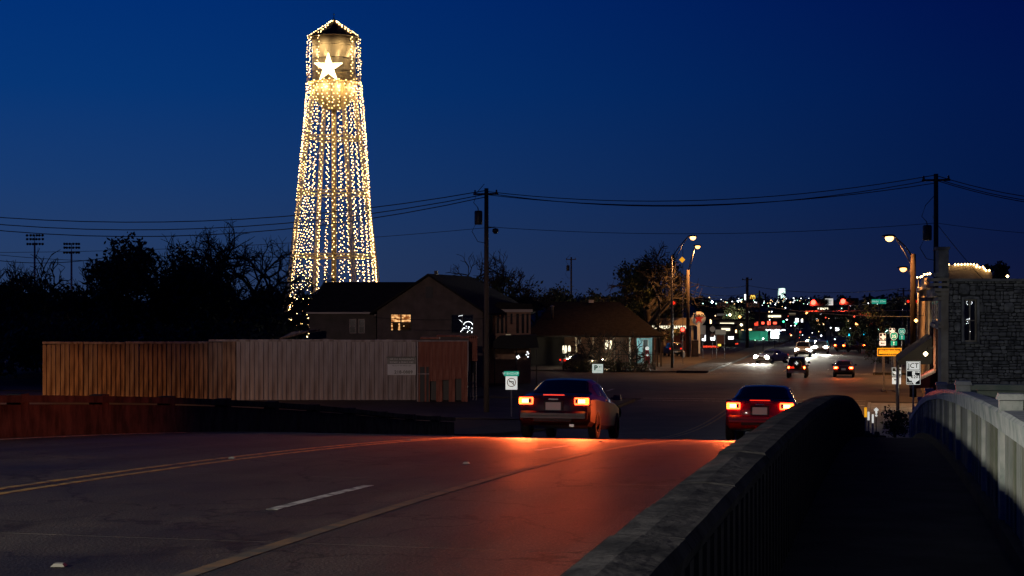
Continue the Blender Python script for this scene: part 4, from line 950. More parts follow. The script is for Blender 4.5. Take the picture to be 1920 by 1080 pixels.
# round star sign
ts = thing('round_star_sign', (Wp(1310, 570, 200).x, 200, 0), 0, 'round white sign with a red star on a pale lettered post', 'sign')
zc = zq(597, 200); rr = 13*200/F
mb = MB(); mb.lathe([(0, -.10), (rr, -.10), (rr, .10), (0, .10)], c=(0, 0, zc), n=32, axis='y'); mb.build('disc', 'sign_pale', ts)
poly = [((rr*.80 if i % 2 == 0 else rr*.32)*math.cos(R(90+36*i)), (rr*.80 if i % 2 == 0 else rr*.32)*math.sin(R(90+36*i))) for i in range(10)]
MB().prism([(x, z+zc-.05) for x, z in poly], -.125, -.10).build('star', 'sign_red', ts)
text('lettering', 'TEXACO', .42, 'sign_black', ts, (0, -.14, zc+rr*.38), sx=1.0, bold=.02)
MB().box((0, 0, (zc-rr)/2+.3), (.34, .3, zc-rr)).build('post', 'sign_pale', ts)
MB().prism([(-.17, zc-rr-.2), (.17, zc-rr-.2), (.6, zc-rr*.72), (-.6, zc-rr*.72)], -.08, .08).build('bracket', 'sign_pale', ts)
for i, ch in enumerate('OPEN'): pass
# sign backs, cabinet
cb = thing('signal_cabinet', (Wp(1303, 570, 196).x, 196, 0), 0, 'brown signal control cabinet at the foot of the wooden lamp pole', 'cabinet')
MB().box((0, 0, 1.0), (.78, .6, 2.0)).build('body', 'wood_pole', cb); MB().box((0, -.32, 1.05), (.66, .03, 1.7)).build('door', 'stucco', cb)
MB().box((0, 0, 2.04), (.86, .68, .07)).build('lid', 'sign_back', cb); MB().box((0, 0, .04), (1.5, .9, .1)).build('plinth', 'concrete', cb)
hr = thing('hydrant', (Wp(1296, 570, 194).x-.9, 194, 0), 0, 'small white capped standpipe left of the signal cabinet', 'standpipe')
MB().lathe([(0, 0), (.13, 0), (.13, .1), (.1, .12), (.1, .6), (.15, .62), (.12, .75), (0, .82)], n=12).build('barrel', 'sign_pale', hr); MB().tube([(-.16, 0, .45), (.16, 0, .45)], .05, 6).build('outlets', 'sign_pale', hr)
for px, py0, py1, w, Y, lb, oct_ in ((1318, 610, 627, 10, 190, 'pale back of a tall rectangular traffic sign, leftmost of three right of the star sign', 0), (1336, 609, 625, 10, 188, 'octagonal back of a stop sign facing away, right of the star sign', 1), (1351, 618, 627, 20, 186, 'wide pale back of a rectangular sign on two posts', 0)):
    q = thing('traffic_sign', (Wp(px, 570, Y).x, Y, 0), R(4), lb, 'traffic sign'); z0, z1 = zq(py1, Y), zq(py0, Y); w_ = w/F*Y
    if oct_: MB().prism([(w_*.54*math.cos(R(22.5+45*i)), (z0+z1)/2+w_*.54*math.sin(R(22.5+45*i))) for i in range(8)], -.02, .0).build('sign_plate', 'sign_pale', q)
    else: MB().box((0, -.01, (z0+z1)/2), (w_, .02, z1-z0)).build('sign_plate', 'sign_pale', q)
    if w > 15: 
        for x in (-w_*.38, w_*.38): MB().box((x, .03, z1/2), (.07, .05, z1)).build('post', 'steel', q)
        MB().box((0, -.01, z0-.6), (w_*.7, .02, 1.0)).build('lower_plate', 'brick', q)
    else:
        MB().box((0, .03, z1/2), (.07, .05, z1)).build('post', 'steel', q); MB().box((0, -.01, z0-.25), (w_*.75, .02, .42)).build('lower_plate', 'sign_back', q)

# --- stone building on the right (side wall to the viewer)
SB = thing('stone_building', (Wp(1765, 570, 75).x, 75, 0), 0, 'old rubble stone building at the right edge with one tall narrow window', 'building')
k75 = 75/F
def XR(px): return (px-1765)*k75
ztop = zq(527, 75)
win = (XR(1808), XR(1833), zq(641, 75), zq(561, 75))
mb = MB(); facade(mb, .12, XR(2400), 0, ztop, [win], .10, .30); mb.build('wall', 'mortar', SB)
rs2 = random.Random(9)
stones = []
z = zq(742, 75)
cx0, cx1 = XR(1776), XR(1934)
def put(xa, xb, za, zb):
    if xb-xa < .07 or zb-za < .05: return
    if xb > win[0]-.12 and xa < win[1]+.12 and zb > win[2]-.04 and za < win[3]+.16:
        if xa < win[0]-.12: put(xa, win[0]-.125, za, zb)
        if xb > win[1]+.12: put(win[1]+.125, xb, za, zb)
        return
    stones.append((xa, xb, za, zb))
def split(xa, xb, za, zb):
    w, h = xb-xa, zb-za; k = rs2.random()
    if h > .24 and (k < .62 or w > 1.6*h + .3):
        q = za + h*rs2.uniform(.32, .68); split(xa, xb, za, q); split(xa, xb, q, zb)
    elif w > .55 or (w > .34 and k > .55 and w > h):
        q = xa + w*rs2.uniform(.35, .65); split(xa, q, za, zb); split(q, xb, za, zb)
    else: put(xa, xb, za, zb)
while z < ztop - .06:
    h = min(rs2.uniform(.34, .56), ztop - z); x = cx0
    if ztop - z - h < .1: h = ztop - z
    while x < cx1:
        w = rs2.uniform(.7, 1.3); split(x, min(x+w, cx1+.1), z, z+h); x += w
    z += h
def stone_mesh(x0, x1, z0, z1, m, proud):
    w, h = x1-x0, z1-z0; g = rs2.uniform(.008, .024)
    j = lambda a: rs2.uniform(-a, a)
    b0 = [(x0+g+j(.012), .10, z0+g+j(.01)), (x1-g+j(.012), .10, z0+g+j(.01)), (x1-g+j(.012), .10, z1-g+j(.01)), (x0+g+j(.012), .10, z1-g+j(.01))]
    cx, cz = (x0+x1)/2, (z0+z1)/2; n = 8; e = .028
    ring = []
    for (u, v) in ((-1, -.6), (-.6, -1), (.6, -1), (1, -.6), (1, .6), (.6, 1), (-.6, 1), (-1, .6)):
        ring.append((cx+u*(w/2-g)+j(.015), .075, cz+v*(h/2-g)+j(.012)))
    ring2 = [(cx+(p[0]-cx)*(1-e/w*2), .10-proud+j(.012), cz+(p[2]-cz)*(1-e/h*2)) for p in ring]
    ring0 = [(p[0], .12, p[2]) for p in ring]
    b = MB(); c = (cx+j(.05), .10-proud-.012, cz+j(.02))
    b.add(ring0+ring+ring2+[c], [(i, (i+1) % 8, 8+(i+1) % 8, 8+i) for i in range(8)] + [(8+i, 8+(i+1) % 8, 16+(i+1) % 8, 16+i) for i in range(8)] + [(16+i, 16+(i+1) % 8, 24) for i in range(8)])
    return b
stones.sort(key=lambda q: -(q[1]-q[0])*(q[3]-q[2])*(1 if q[0] < XR(1925) else .2))
for q in stones[:296]: stone_mesh(*q, None, rs2.uniform(.015, .085)).build('stone', rs2.choice(('stone', 'stone', 'stone_b', 'stone_c')), SB)
rest = MB()
for q in stones[296:]: b = stone_mesh(*q, None, .04); rest.add(b.v, b.f)
for zz in [zq(742, 75)+.22*i for i in range(int((ztop-zq(742, 75))/.22))]:
    x = cx1+.12
    while x < XR(2100): w = rs2.uniform(.3, .7); b = stone_mesh(x, x+w, zz, zz+.22, None, .04); rest.add(b.v, b.f); x += w
if rest.v: rest.build('stonework', 'stone', SB, kind='stuff')
f_ = window(SB, *win, .16, 'glass_dark', 2, 2, 'limestone', .07)
mb = MB()
for x in (win[0]-.05, win[1]+.05): mb.box((x, .08, (win[2]+win[3])/2), (.10, .12, win[3]-win[2]))
mb.build('window_surround', 'stone', SB); MB().prism([(win[0]-.1, win[3]+.0), (win[1]+.1, win[3]+.0), (win[1]+.08, win[3]+.1), (win[0]+.3, win[3]+.15), (win[0]-.08, win[3]+.1)], .0, .10).build('window_head', 'stone', SB)
MB().box(((win[0]+win[1])/2, .06, win[2]-.05), (.85, .2, .09)).build('window_sill', 'stone_b', SB)
mb = MB()
for px, py in ((1815, 565), (1814.5, 568), (1816, 571), (1824, 566), (1825, 568), (1823.5, 570), (1815, 599), (1817, 598), (1820, 597), (1816, 603), (1819, 599), (1817, 606), (1821, 622), (1814, 607)): mb.ball((XR(px), .17, zq(py, 75)), .013)
mb.build('window_glints', 'far_white', SB, fix=False)  # glowing dots put in as tower lights reflected by the glass
MB().box((XR(2088), .22, ztop+.05), (XR(2400)-XR(1776), .56, .12)).build('parapet_cap', 'stone_c', SB)
MB().box((XR(1990)+2.6, 8.0, ztop-.8), (XR(2200)-XR(1776), 15.2, .2)).build('roof_deck', 'roof_metal', SB)
# corner pier with cornice and the narrow street front running away from the viewer
pier = MB(); pier.box((.12, .12, zq(720, 75)/2+2.6), (.30, .34, 5.2+zq(720, 75)-2.6)); 
MB().box((.15, .20, 3.55), (.34, .50, 7.1)).build('corner_pier', 'limestone', SB)
for i, (z0, w) in enumerate(((5.35, .10), (5.52, .05), (6.65, .10), (6.85, .18), (7.05, .26), (7.30, .34), (7.52, .42))): MB().box((.13-w/2, .24, z0), (.40+w, .62+w*.5, .14)).build('cornice_course', 'limestone', SB)
mb = MB(); mb.box((.10, .25, 8.25), (.46, .6, 1.35)); mb.box((.08, .25, 8.98), (.60, .74, .12)); mb.box((.02, .24, 7.75), (.62, .70, .18)); mb.build('corner_turret', 'stone_c', SB)
sf = root_empty('street_front', (0, 0, 0)); sf.parent = SB; sf.rotation_euler = (0, 0, RZ + R(90)); 
FR = RZ
def front(name, s0, s1, z0, z1, dx, th, m, parent):    # slab lying along the street front
    mbb = MB(); a = Matrix.Rotation(FR, 4, 'Z'); mbb.box((dx+th/2, (s0+s1)/2, (z0+z1)/2), (th, s1-s0, z1-z0), mx=a); return mbb.build(name, m, parent)
bpy.data.objects.remove(sf)
front('front_wall', .5, 15.6, 0, 7.0, .0, .3, 'limestone', SB)
front('front_cornice', .6, 15.6, 6.75, 7.15, -.28, .30, 'limestone', SB)
front('string_course', .6, 15.6, 5.2, 5.4, -.10, .12, 'limestone', SB)
for a in (1.6, 5.2, 8.8, 12.4): front('upper_window', a, a+1.2, 5.6, 6.6, -.015, .03, 'glass_dark', SB); front('shop_window', a, a+2.2, .8, 3.2, -.015, .03, 'glass_dark', SB)
for a in (.7, 4.4, 8.0, 11.6, 15.1): front('pilaster', a, a+.4, 0, 5.2, -.12, .12, 'brick' if a > 1 else 'limestone', SB)
aw = thing('shop_awning', SB.location, 0, 'large black sloping awning over the footway beside the stone building corner', 'awning')
mb = MB(); a = Matrix.Rotation(FR, 4, 'Z')
mb.prism([(-.15, 4.7), (-1.9, 3.45), (-1.9, 3.25), (-.15, 3.3)], 9.0, 19.5, mx=a); mb.build('canvas', 'awning', aw)
mb = MB()
for q in range(14): mb.prism([(-1.92, 3.25), (-1.90, 3.25), (-1.90, 2.95), (-1.92, 2.95)], 9.05+.75*q, 9.65+.75*q, mx=a)
mb.build('valance', 'awning', aw)
for q in (9.3, 19.2): MB().tube([a @ Vector((-1.85, q, 0)), a @ Vector((-1.85, q, 3.3))], .05, 6).build('post', 'steel', aw)
a2 = thing('red_awning', SB.location, 0, 'dark red scalloped awning under the bright wall lamps', 'awning')
mb = MB(); mb.prism([(-.15, 3.1), (-1.3, 2.5), (-1.3, 2.3), (-.15, 2.4)], 3.2, 8.4, mx=a); mb.build('canvas', 'awning_red', a2)
for k, (px, py, Y, e, m_, lb) in enumerate(((1721, 649.5, 96, 160, 'white_lamp', 'bright white wall lamp under the black awning'), (1735.5, 663.5, 82, 100, 'white_lamp', 'bright wall lamp just above the red awning'), (1717.5, 601, 100, 90, 'sodium_pale', 'warm wall lamp high on the second building front'))):
    q = Wp(px, py, Y); t = thing('wall_lamp', tuple(q), 0, lb, 'wall lamp')
    MB().ball((0, 0, 0), .13).build('globe', m_, t, fix=False); MB().tube([(0, 0, .1), (.12, .1, .3), (.5, .2, .3)], .025, 5).build('bracket', 'dark_steel', t)
    light('POINT', 'lamp_light', (-.1, -.1, -.25), e, (1, .80, .5) if k < 2 else (1, .6, .3), t, .1)
# second building behind, outlined with bulbs
B2 = thing('second_building', (Wp(1748, 570, 97).x, 97, 0), 0, 'sandstone building outlined with bulbs behind the stone building', 'building')
def X2(px): return (px-1748)/F*97
zz2 = zq(519, 97)
mb = MB(); mb.box((.15, 18, zz2/2-.3), (.3, 36, zz2-.6), mx=a); mb.build('front_wall', 'limestone', B2)
mb = MB(); prof = [(X2(1772), 0), (X2(1860), 0), (X2(1860), zq(511, 97)), (X2(1852), zq(507, 97)), (X2(1846), zq(504.5, 97)), (X2(1838), zq(502, 97)), (X2(1829), zq(498, 97)), (X2(1822), zq(496, 97)), (X2(1800), zq(496, 97)), (X2(1786), zq(497.5, 97)), (X2(1772), zq(498, 97))]
mb.prism(prof, 0, .35); mb.build('side_wall', 'limestone', B2)
mb = MB(); 
for i in range(9):
    y = .5+4*i; mb.box((-.06, y, zz2/2-.3), (.14, .35, zz2-.3), mx=a)
mb.build('pilasters', 'limestone', B2)
for i in range(8):
    mb = MB(); mb.box((-.02, 2.5+4*i, 4.9), (.05, 1.3, 2.5), mx=a); mb.build('upper_window', 'glass_dark', B2)
mb = MB(); mb.box((-.12, 18, zz2-.55), (.5, 36, .22), mx=a); mb.build('cornice', 'limestone', B2)
pz = MB()
for k in range(13):
    y = 12+k*1.7; h = zz2 - .44 + .55*math.sin(math.pi*k/12); pz.box((.1, y+.85, (zz2-.44+h)/2+.1), (.25, 1.7, h-zz2+.64), mx=a)
pz.build('stepped_parapet', 'limestone', B2)
bs = root_empty('string_of_lights', tuple(B2.location), 0, 'row of warm bulbs along the arched sandstone parapet above the stone wall', 'string lights')
mb = MB(); cbp = []
for px, py in ((1772.5, 501), (1772.5, 496.5), (1778, 496), (1790, 496), (1796, 495.8), (1802, 495.8), (1808, 495.5), (1813.5, 495.5), (1819, 495.5), (1825, 495.8), (1830, 500), (1831, 497), (1836, 501), (1842, 500.5), (1845, 504), (1848, 507), (1854, 507)): mb.ball((X2(px), -.1, zq(py, 96.9)), .062); cbp.append((X2(px), -.1, zq(py, 96.9)+.03))
mb.build('bulb_row', 'bulb', bs, fix=False, kind='stuff'); MB().tube(cbp, .012, 3, caps=False).build('cable', 'wire', bs, fix=False)
bs = root_empty('string_of_lights', tuple(B2.location), 0, 'row of warm bulbs climbing the street parapet left of the corner turret', 'string lights')
mb = MB(); cbp = []
for px, py in ((1720, 520), (1726, 519.5), (1729, 518), (1733.5, 514.5), (1739, 514), (1743.5, 513)):
    Y = 97*( (1752-1658)/(px-1658) )*1.0; q = Wp(px, py, Y) - B2.location; mb.ball(tuple(q), .085); cbp.append(tuple(q))
mb.build('bulb_row', 'bulb', bs, fix=False, kind='stuff'); MB().tube(cbp, .012, 3, caps=False).build('cable', 'wire', bs, fix=False)
rl = thing('roof_lamp', tuple(Wp(1889, 518, 92)), 0, 'single warm bulb on the roof beside the small dark tree', 'lamp'); MB().ball((0, 0, 0), .09).build('bulb', 'bulb', rl, fix=False); MB().tube([(0, 0, -1.2), (0, 0, -.05)], .02, 4).build('stem', 'dark_steel', rl)

# --- far street: green shop, lit sign boards
gs = thing('green_shop', (Wp(1400, 570, 290).x, 290, gz(0, 290)), 0, 'teal green shop front on the far left side of the street', 'shop')
def X4(px, Y=290): return (px-1400)/F*Y
M['teal_lit'] = mat('teal_lit', (.03, .30, .20), .8)
gh = zq(620, 290)
mb = MB(); facade(mb, 0, X4(1440), 0, gh, [(X4(1404), X4(1424), .2, 1.6)]); mb.box((X4(1420), 5.2, gh/2), (X4(1440), 10, gh-.01)); mb.build('wall', 'teal_lit', gs)
for px in (1403, 1408): MB().box((X4(px), -.05, zq(655, 290)), (.34, .04, 1.9)).build('lit_window', 'panel_lit', gs)
M['red_roof'] = mat('red_roof', (.25, .06, .05), .8)
MB().prism([(X4(1420), gh), (X4(1468), gh), (X4(1466), zq(610, 290)), (X4(1424), zq(611, 290))], 1, 6).build('roof', 'red_roof', gs)
mb = MB(); 
for i in range(16): mb.ball((X4(1436+2.3*i), -.6, zq(618.5+rg.uniform(-1, 1), 290)), .12)
mb.build('eave_bulbs', 'far_white', gs, fix=False)
light('POINT', 'shop_light', Wp(1428, 640, 287), 900, (.5, 1.0, .8), None, .5)
for px, py, w, h, Y, m_, lb in ((1453, 628, 15, 13, 280, 'panel_lit', 'upper white lit sign board beside the green shop'), (1457, 652, 18, 15, 270, 'panel_lit', 'lower white lit sign board beside the green shop'),
        (1554.5, 566.5, 15, 12, 163, 'sign_white', 'x'), ):
    if lb == 'x': continue
    q = Wp(px, py, Y); t = thing('lit_sign', (q.x, Y, 0), 0, lb, 'sign'); MB().box((0, 0, q.z), (w/F*Y, .2, h/F*Y)).build('panel', m_, t); MB().box((0, .12, q.z), (w/F*Y+.14, .12, h/F*Y+.14)).build('sign_case', 'dark_steel', t); MB().tube([(0, .1, 0), (0, .1, q.z-h/F*Y/2)], .09, 6).build('post', 'steel', t)
for px, py, w, h, Y, m_, lb in ((1334, 650, 34, 4, 225, 'panel_red', 'long red neon strip sign low behind the sign posts'), (1374, 646, 24, 8, 260, 'panel_red', 'red glowing panel right of the neon strip'), (1349, 646, 6, 6, 224, 'panel_yellow', 'small orange lit sign above the neon strip'), (1447, 627, 9, 7, 300, 'panel_red', 'x'),
        (1370, 607, 12, 7, 330, 'panel_red', 'x'), (1418, 608, 7, 5, 300, 'panel_red', 'small red lit sign left of the red roofed shop'), (1509, 650, 3, 5, 240, 'far_warm', 'x')):
    if lb == 'x': continue
    q = Wp(px, py, Y); t = thing('lit_sign', (q.x, Y, 0), 0, lb, 'sign')
    if w > 15:
        me_ = MB()
        for i in range(int(w/3.2)): me_.box((-w/2/F*Y+(i+.5)*3.2/F*Y, 0, q.z+rg.uniform(-.03, .03)), (2.1/F*Y, .06, h/F*Y*rg.uniform(.6, 1)))
        me_.build('neon_row', m_, t)
    else: MB().box((0, 0, q.z), (w/F*Y, .08, h/F*Y)).build('panel', m_, t)
    MB().box((0, .14, q.z), (w/F*Y+.2, .16, h/F*Y+.2)).build('sign_case', 'dark_steel', t); MB().box((0, .25, q.z/2-.1), (.2, .1, max(.3, q.z-.2))).build('post', 'dark_steel', t)
# distant water tank, arches sign
wt = thing('distant_water_tower', (Wp(1465.5, 570, 1400).x, 1400, 0), 0, 'pale cylindrical water tower far on the horizon', 'water tower')
MB().lathe([(0, ZC-2), (3.3, ZC-2), (3.3, ZC+13), (3.1, ZC+13.6), (0, ZC+13.9)], n=24).build('tank', 'tank_far', wt); MB().lathe([(2.9, 0), (2.9, ZC-2)], n=16).build('pedestal', 'tank_far', wt)
ld = light('SPOT', 'tank_fill_light', (wt.location.x, 1370, ZC+4), 120000, (.75, 1, .92), None, .5, None, 60); ld.rotation_euler = (R(96), 0, 0)  # spot with no fixture, added to brighten the far tank
ar = thing('arches_sign', (Wp(1411.5, 570, 620).x, 620, 0), 0, 'tall pole sign with a small yellow arched letter above the skyline', 'sign')
zc = ZC + (570-557)/F*620; ms = MB()
for sg in (-.42, .42):
    pts = [(sg+.42*math.cos(R(x)), 0, zc-.55+1.15*math.sin(R(x))) for x in range(0, 181, 15)]; ms.tube(pts, .20, 5)
ms.build('arches', 'panel_yellow', ar); MB().box((0, .3, zc), (2.2, .2, 1.8)).build('sign_case', 'sign_red', ar); MB().tube([(0, .3, 0), (0, .3, zc-.9)], .25, 8).build('pole', 'dark_steel', ar)
q = Wp(1398, 557, 600); bsn = thing('tall_lit_sign', (q.x, 600, 0), 0, 'narrow white lit sign left of the arches sign', 'sign'); MB().box((0, 0, q.z), (.8, .2, 2.0)).build('panel', 'far_white', bsn); MB().tube([(0, .1, 0), (0, .1, q.z-1)], .2, 6).build('pole', 'dark_steel', bsn)
for px, py, Y, w, h, lb in ((1150, 568, 250, 7.6, 9.0, 'dim tan building end between the dark trees above the pavilion'), (1560, 630, 420, 16, 5, 'low dark building behind the oncoming headlamps'), (1360, 575, 640, 22, 9.5, 'long pale low roofed building on the far left skyline')):
    q = Wp(px, py, Y); t = thing('far_building', (q.x, Y, 0), R(-8), lb, 'building'); hz = q.z + .8
    MB().box((0, 3, hz/2), (w, 6, hz)).build('wall', 'stucco' if Y < 300 else 'stucco_dark', t); MB().box((0, 3, hz+.1), (w+.4, 6.4, .2)).build('roof', 'shingle', t)
    for i in range(3): MB().box((-w*.3+w*.3*i, -.02, hz*.55), (.9, .05, 1.0)).build('window', 'glass_dark', t)
# far lamps scattered on the rise
rf2 = random.Random(21); lampm = {}
def far_lamp(px, py, Y, m_, r):
    q = Wp(px, py, Y); g = gz(q.x, Y); h = q.z - g
    if h < .8:
        Y2 = Y
        while h < 1.5 and Y2 > 90: Y2 *= .9; q = Wp(px, py, Y2); h = q.z - gz(q.x, Y2)
        r *= Y2/Y; Y = Y2; g = gz(q.x, Y)
    t = thing('far_lamp', (q.x, Y, g), 0, 'tiny far lamp on a pole among the town lights below the horizon', 'lamp', 'far town lamps')
    MB().ball((0, 0, h), r).build('globe', m_, t, fix=False); MB().tube([(0, .1, 0), (0, .1, h)], .06, 3).build('pole', 'dark_steel', t, fix=False)
pts = [(1316, 562), (1318, 569), (1331, 567), (1334, 563), (1328, 571), (1330, 558)] + [(rf2.uniform(1340, 1440), 566+rf2.gauss(0, 2.5)) for _ in range(34)] + [(rf2.uniform(1440, 1520), 567+rf2.gauss(0, 4)) for _ in range(34)] + [(rf2.uniform(1440, 1720), rf2.uniform(572, 600)) for _ in range(22)] + [(rf2.uniform(1620, 1700), 570+rf2.gauss(0, 1.5)) for _ in range(8)] + [(rf2.uniform(1340, 1440), rf2.uniform(574, 600)) for _ in range(16)]
for px, py in pts:
    Y = rf2.uniform(380, 1100); m_ = rf2.choice(('far_white', 'far_white', 'far_white', 'far_warm', 'far_green')); far_lamp(px, py, Y, m_, Y*rf2.choice((.00022, .0003, .00045)))
for px, py, Y, m_, r, lb in ((1335.5, 566, 420, 'cold_lamp', .30, 'bright white far lamp above the star sign'), (1369, 590, 330, 'white_lamp', .36, 'bright white lamp with long rays right of the star sign'), (1387, 594, 320, 'sodium', .30, 'amber lamp right of the bright white one'),
        (1390, 609, 300, 'white_lamp', .26, 'first of two white lamps below the amber one'), (1400, 614, 295, 'white_lamp', .20, 'second of two white lamps below the amber one'), (1384, 565, 700, 'cold_lamp', .4, 'white far lamp on the skyline left of the arches sign'),
        (1512, 586, 330, 'sodium', .34, 'amber street lamp centred below the left red signal'), (1533, 601, 330, 'sodium_pale', .26, 'pale amber lamp right and below the first amber one'), (1605, 609, 260, 'sodium', .36, 'bright amber lamp above the two cyan signals'),
        (395, 598, 155, 'sodium', .12, 'single orange lamp glowing in the dark trees at left'), (337, 591, 158, 'cold_lamp', .12, 'single cold white lamp glowing in the dark trees at left'), (1250, 558, 260, 'white_lamp', .07, 'small white light in the dark tree behind the black pole'), (1236, 562, 200, 'white_lamp', .06, 'small white light left of the black lamp pole')):
    q = Wp(px, py, Y); g = gz(q.x, Y); t = thing('area_lamp', (q.x, Y, g), 0, lb, 'lamp'); h = q.z-g
    MB().ball((0, 0, h), r).build('globe', m_, t, fix=False); MB().tube([(0, .25, 0), (0, .25, h+.1), (0, .05, h+.3)], .07, 5).build('pole', 'dark_steel', t)
    for f_ in t.children[:1]:
        for p_ in f_.data.polygons: pass
light('POINT', 'tree_lamp_light', Wp(395, 598, 154), 60, (1, .5, .15), None, .1)
light('POINT', 'area_light', Wp(1605, 612, 255), 900, (1, .45, .15), None, .3)
light('POINT', 'area_light', Wp(1369, 594, 325), 1500, (1, .9, .7), None, .3)

# small lit shops and signs along the far street
rf3 = random.Random(77)
shops = [(1345, 245, 5.5, 3.2, 'far_white', 'low dark shop with a cold lit window row behind the neon strip'), (1378, 300, 7, 3.4, 'far_warm', 'low shop with warm windows under the string of white lamps'), (1436, 400, 9, 4.2, 'far_red', 'far shop with red lit windows above the green shop roof'),
         (1480, 430, 8, 4.5, 'far_white', 'far shop with bright white windows between the green signals'), (1352, 420, 12, 4.5, 'far_warm', 'far long shop with warm windows above the sign backs'), (1560, 400, 8, 3.6, 'far_warm', 'far low shop with warm windows right of the oncoming glare'),
         (1600, 330, 8, 3.2, 'far_white', 'low shop with a row of small white windows under the cyan signals'), (1640, 300, 6, 3.4, 'far_green', 'low shop with greenish windows left of the route signs'), (1625, 420, 9, 4.4, 'far_red', 'far shop with red windows behind the right cyan signal'), (1530, 520, 10, 5, 'far_white', 'farthest lit shop straight beyond the red signals')]
for px, Y, w, h, m_, lb in shops:
    q = Wp(px, 570, Y); g = gz(q.x, Y); t = thing('small_shop', (q.x, Y, g), R(rf3.uniform(-6, 6)), lb, 'shop')
    MB().box((0, 3, h/2), (w, 6, h)).build('wall', 'stucco_dark', t); MB().box((0, 2.9, h+.12), (w+.4, 6.4, .22)).build('roof', 'shingle', t)
    n_ = max(3, int(w/1.3))
    for i in range(n_):
        if rf3.random() < .8: MB().box((-w/2+(i+.5)*w/n_, -.03, h*.42), (w/n_*rf3.uniform(.3, .6), .05, h*rf3.uniform(.12, .3))).build('window', m_, t)
    MB().box((rf3.uniform(-w/4, w/4), -.12, h*.82), (w*rf3.uniform(.2, .4), .10, h*.12)).build('sign_board', rf3.choice(('panel_red', 'panel_warm', 'pane_dim', 'sign_pale')), t)
for _ in range(46):
    far_lamp(rf3.uniform(1335, 1640), rf3.uniform(588, 640), rf3.uniform(210, 480), rf3.choice(('far_white', 'far_warm', 'far_warm', 'far_green', 'far_red', 'far_white')), rf3.uniform(.07, .15))
# ------------------------------------------------------------------ traffic signals
def signal_head(loc, lit, parent, horizontal=True, size=.30, order=0, rz=0.0):
    h = root_empty('signal_head', loc, rz); h.parent = parent
    n = 3; sp = size*1.18; d = (sp*n+.08, .22, size+.16)
    def at(i): return ((i-1)*sp, 0, 0) if horizontal else (0, 0, (1-i)*sp)
    MB().box((0, .1, 0), d if horizontal else (d[2], .22, d[0])).build('housing', 'black', h)
    for i in range(3):
        c = at(i); on = i == order
        m_ = lit if on else 'lens_off'
        MB().lathe([(0, -.05), (size*.28, -.045), (size*.46, -.015), (size*.48, .0)], c=c, n=16, axis='y').build('lens', m_, h)
        v = MB(); n_ = 9
        for k in range(n_):
            a0 = R(-10+200*k/n_); a1 = R(-10+200*(k+1)/n_); r_ = size*.52
            v.add([(c[0]+r_*math.cos(a0), 0, c[2]+r_*math.sin(a0)), (c[0]+r_*math.cos(a1), 0, c[2]+r_*math.sin(a1)), (c[0]+r_*math.cos(a1), -.20, c[2]+r_*math.sin(a1)), (c[0]+r_*math.cos(a0), -.20, c[2]+r_*math.sin(a0))], [(0, 1, 2, 3)])
        v.build('visor', 'black', h)
    return h
def signal(px, py, Y, lit, label, horizontal=True, size=.30, order=0, hang=.5, pole=False, energy=0, color=(1, .05, .02), group=None):
    q = Wp(px, py, Y); off = (1-order)*size*1.18
    t = thing('traffic_signal', (q.x + (off if horizontal else 0), Y, 0), 0, label, 'traffic signal', group)
    z = q.z - (0 if horizontal else off)
    hd = signal_head((0, 0, z), lit, t, horizontal, size, order)
    # flatten to thing > part: signal head pieces become parts
    for c in list(hd.children): c.parent = t; c.location = (0, 0, z)
    bpy.data.objects.remove(hd)
    if pole: MB().tube([(0, .3, 0), (0, .3, z+.3)], .07, 8).build('pole', 'steel', t)
    else: MB().box((0, .16, z-hang/2 if hang > 0 else z), (.06, .05, abs(hang))).build('hanger', 'dark_steel', t)
    if energy: light('SPOT', 'signal_light', (q.x - t.location.x, -.30, q.z), energy, color, t, .12, (R(72), 0, 0), 150, .6)
    return t
signal(1525, 567, 163, 'sig_red', 'left of the two red signals hanging over the junction', hang=1.0, energy=420, size=.52)
signal(1580.5, 565, 163, 'sig_red', 'right of the two red signals hanging over the junction', hang=1.1, energy=420, size=.52)
signal(1280, 618, 190, 'sig_red', 'red signal glowing on a pole before the filling station', horizontal=False, pole=True, energy=120, size=.42)
signal(1592.5, 627.5, 240, 'sig_cyan', 'left one of the pair of cyan green signals', size=.5, order=0, pole=True)
signal(1620, 625, 235, 'sig_cyan', 'right one of the pair of cyan green signals', size=.5, order=0, pole=True)
signal(1469, 603, 330, 'sig_green', 'left one of the pair of far green signals', size=.42, order=0, pole=True)
signal(1492.5, 606.5, 330, 'sig_green', 'right one of the pair of far green signals', size=.42, order=0, pole=True)
for px, py, lb in ((1355, 572, 'unlit horizontal signal housing seen from behind, left'), (1412, 572, 'unlit horizontal signal housing seen from behind, right')):
    q = Wp(px, py, 185); t = thing('signal_housing', (q.x, 185, 0), 0, lb, 'traffic signal', 'signal housings seen from behind'); MB().box((0, 0, q.z), (1.35, .25, .5)).build('backplate', 'brick', t)
    for i in (-1, 0, 1): MB().lathe([(0, -.05), (.17, -.04), (.19, 0), (0, .0)], c=(.4*i, -.13, q.z), n=12, axis='y').build('cover', 'stucco', t)
    MB().tube([(0, 0, q.z+.2), (0, 0, q.z+.62)], .03, 4).build('hanger', 'dark_steel', t)
for px, py, lb in ((1702, 565, 'small amber lit housing left of the right lamp pole'), (1716, 565, 'small red brown housing right of the right lamp pole')):
    q = Wp(px, py, 160); t = thing('pedestrian_signal', (q.x, 160, 0), 0, lb, 'signal'); MB().box((0, 0, q.z), (.42, .3, .42)).build('housing', 'dark_steel', t); MB().lathe([(0, -.04), (.12, -.03), (.14, 0)], c=(0, -.16, q.z), n=12, axis='y').build('lens', 'red_lens', t)
    MB().tube([(0, .1, 0), (0, .1, q.z)], .05, 6).build('pole', 'dark_steel', t)
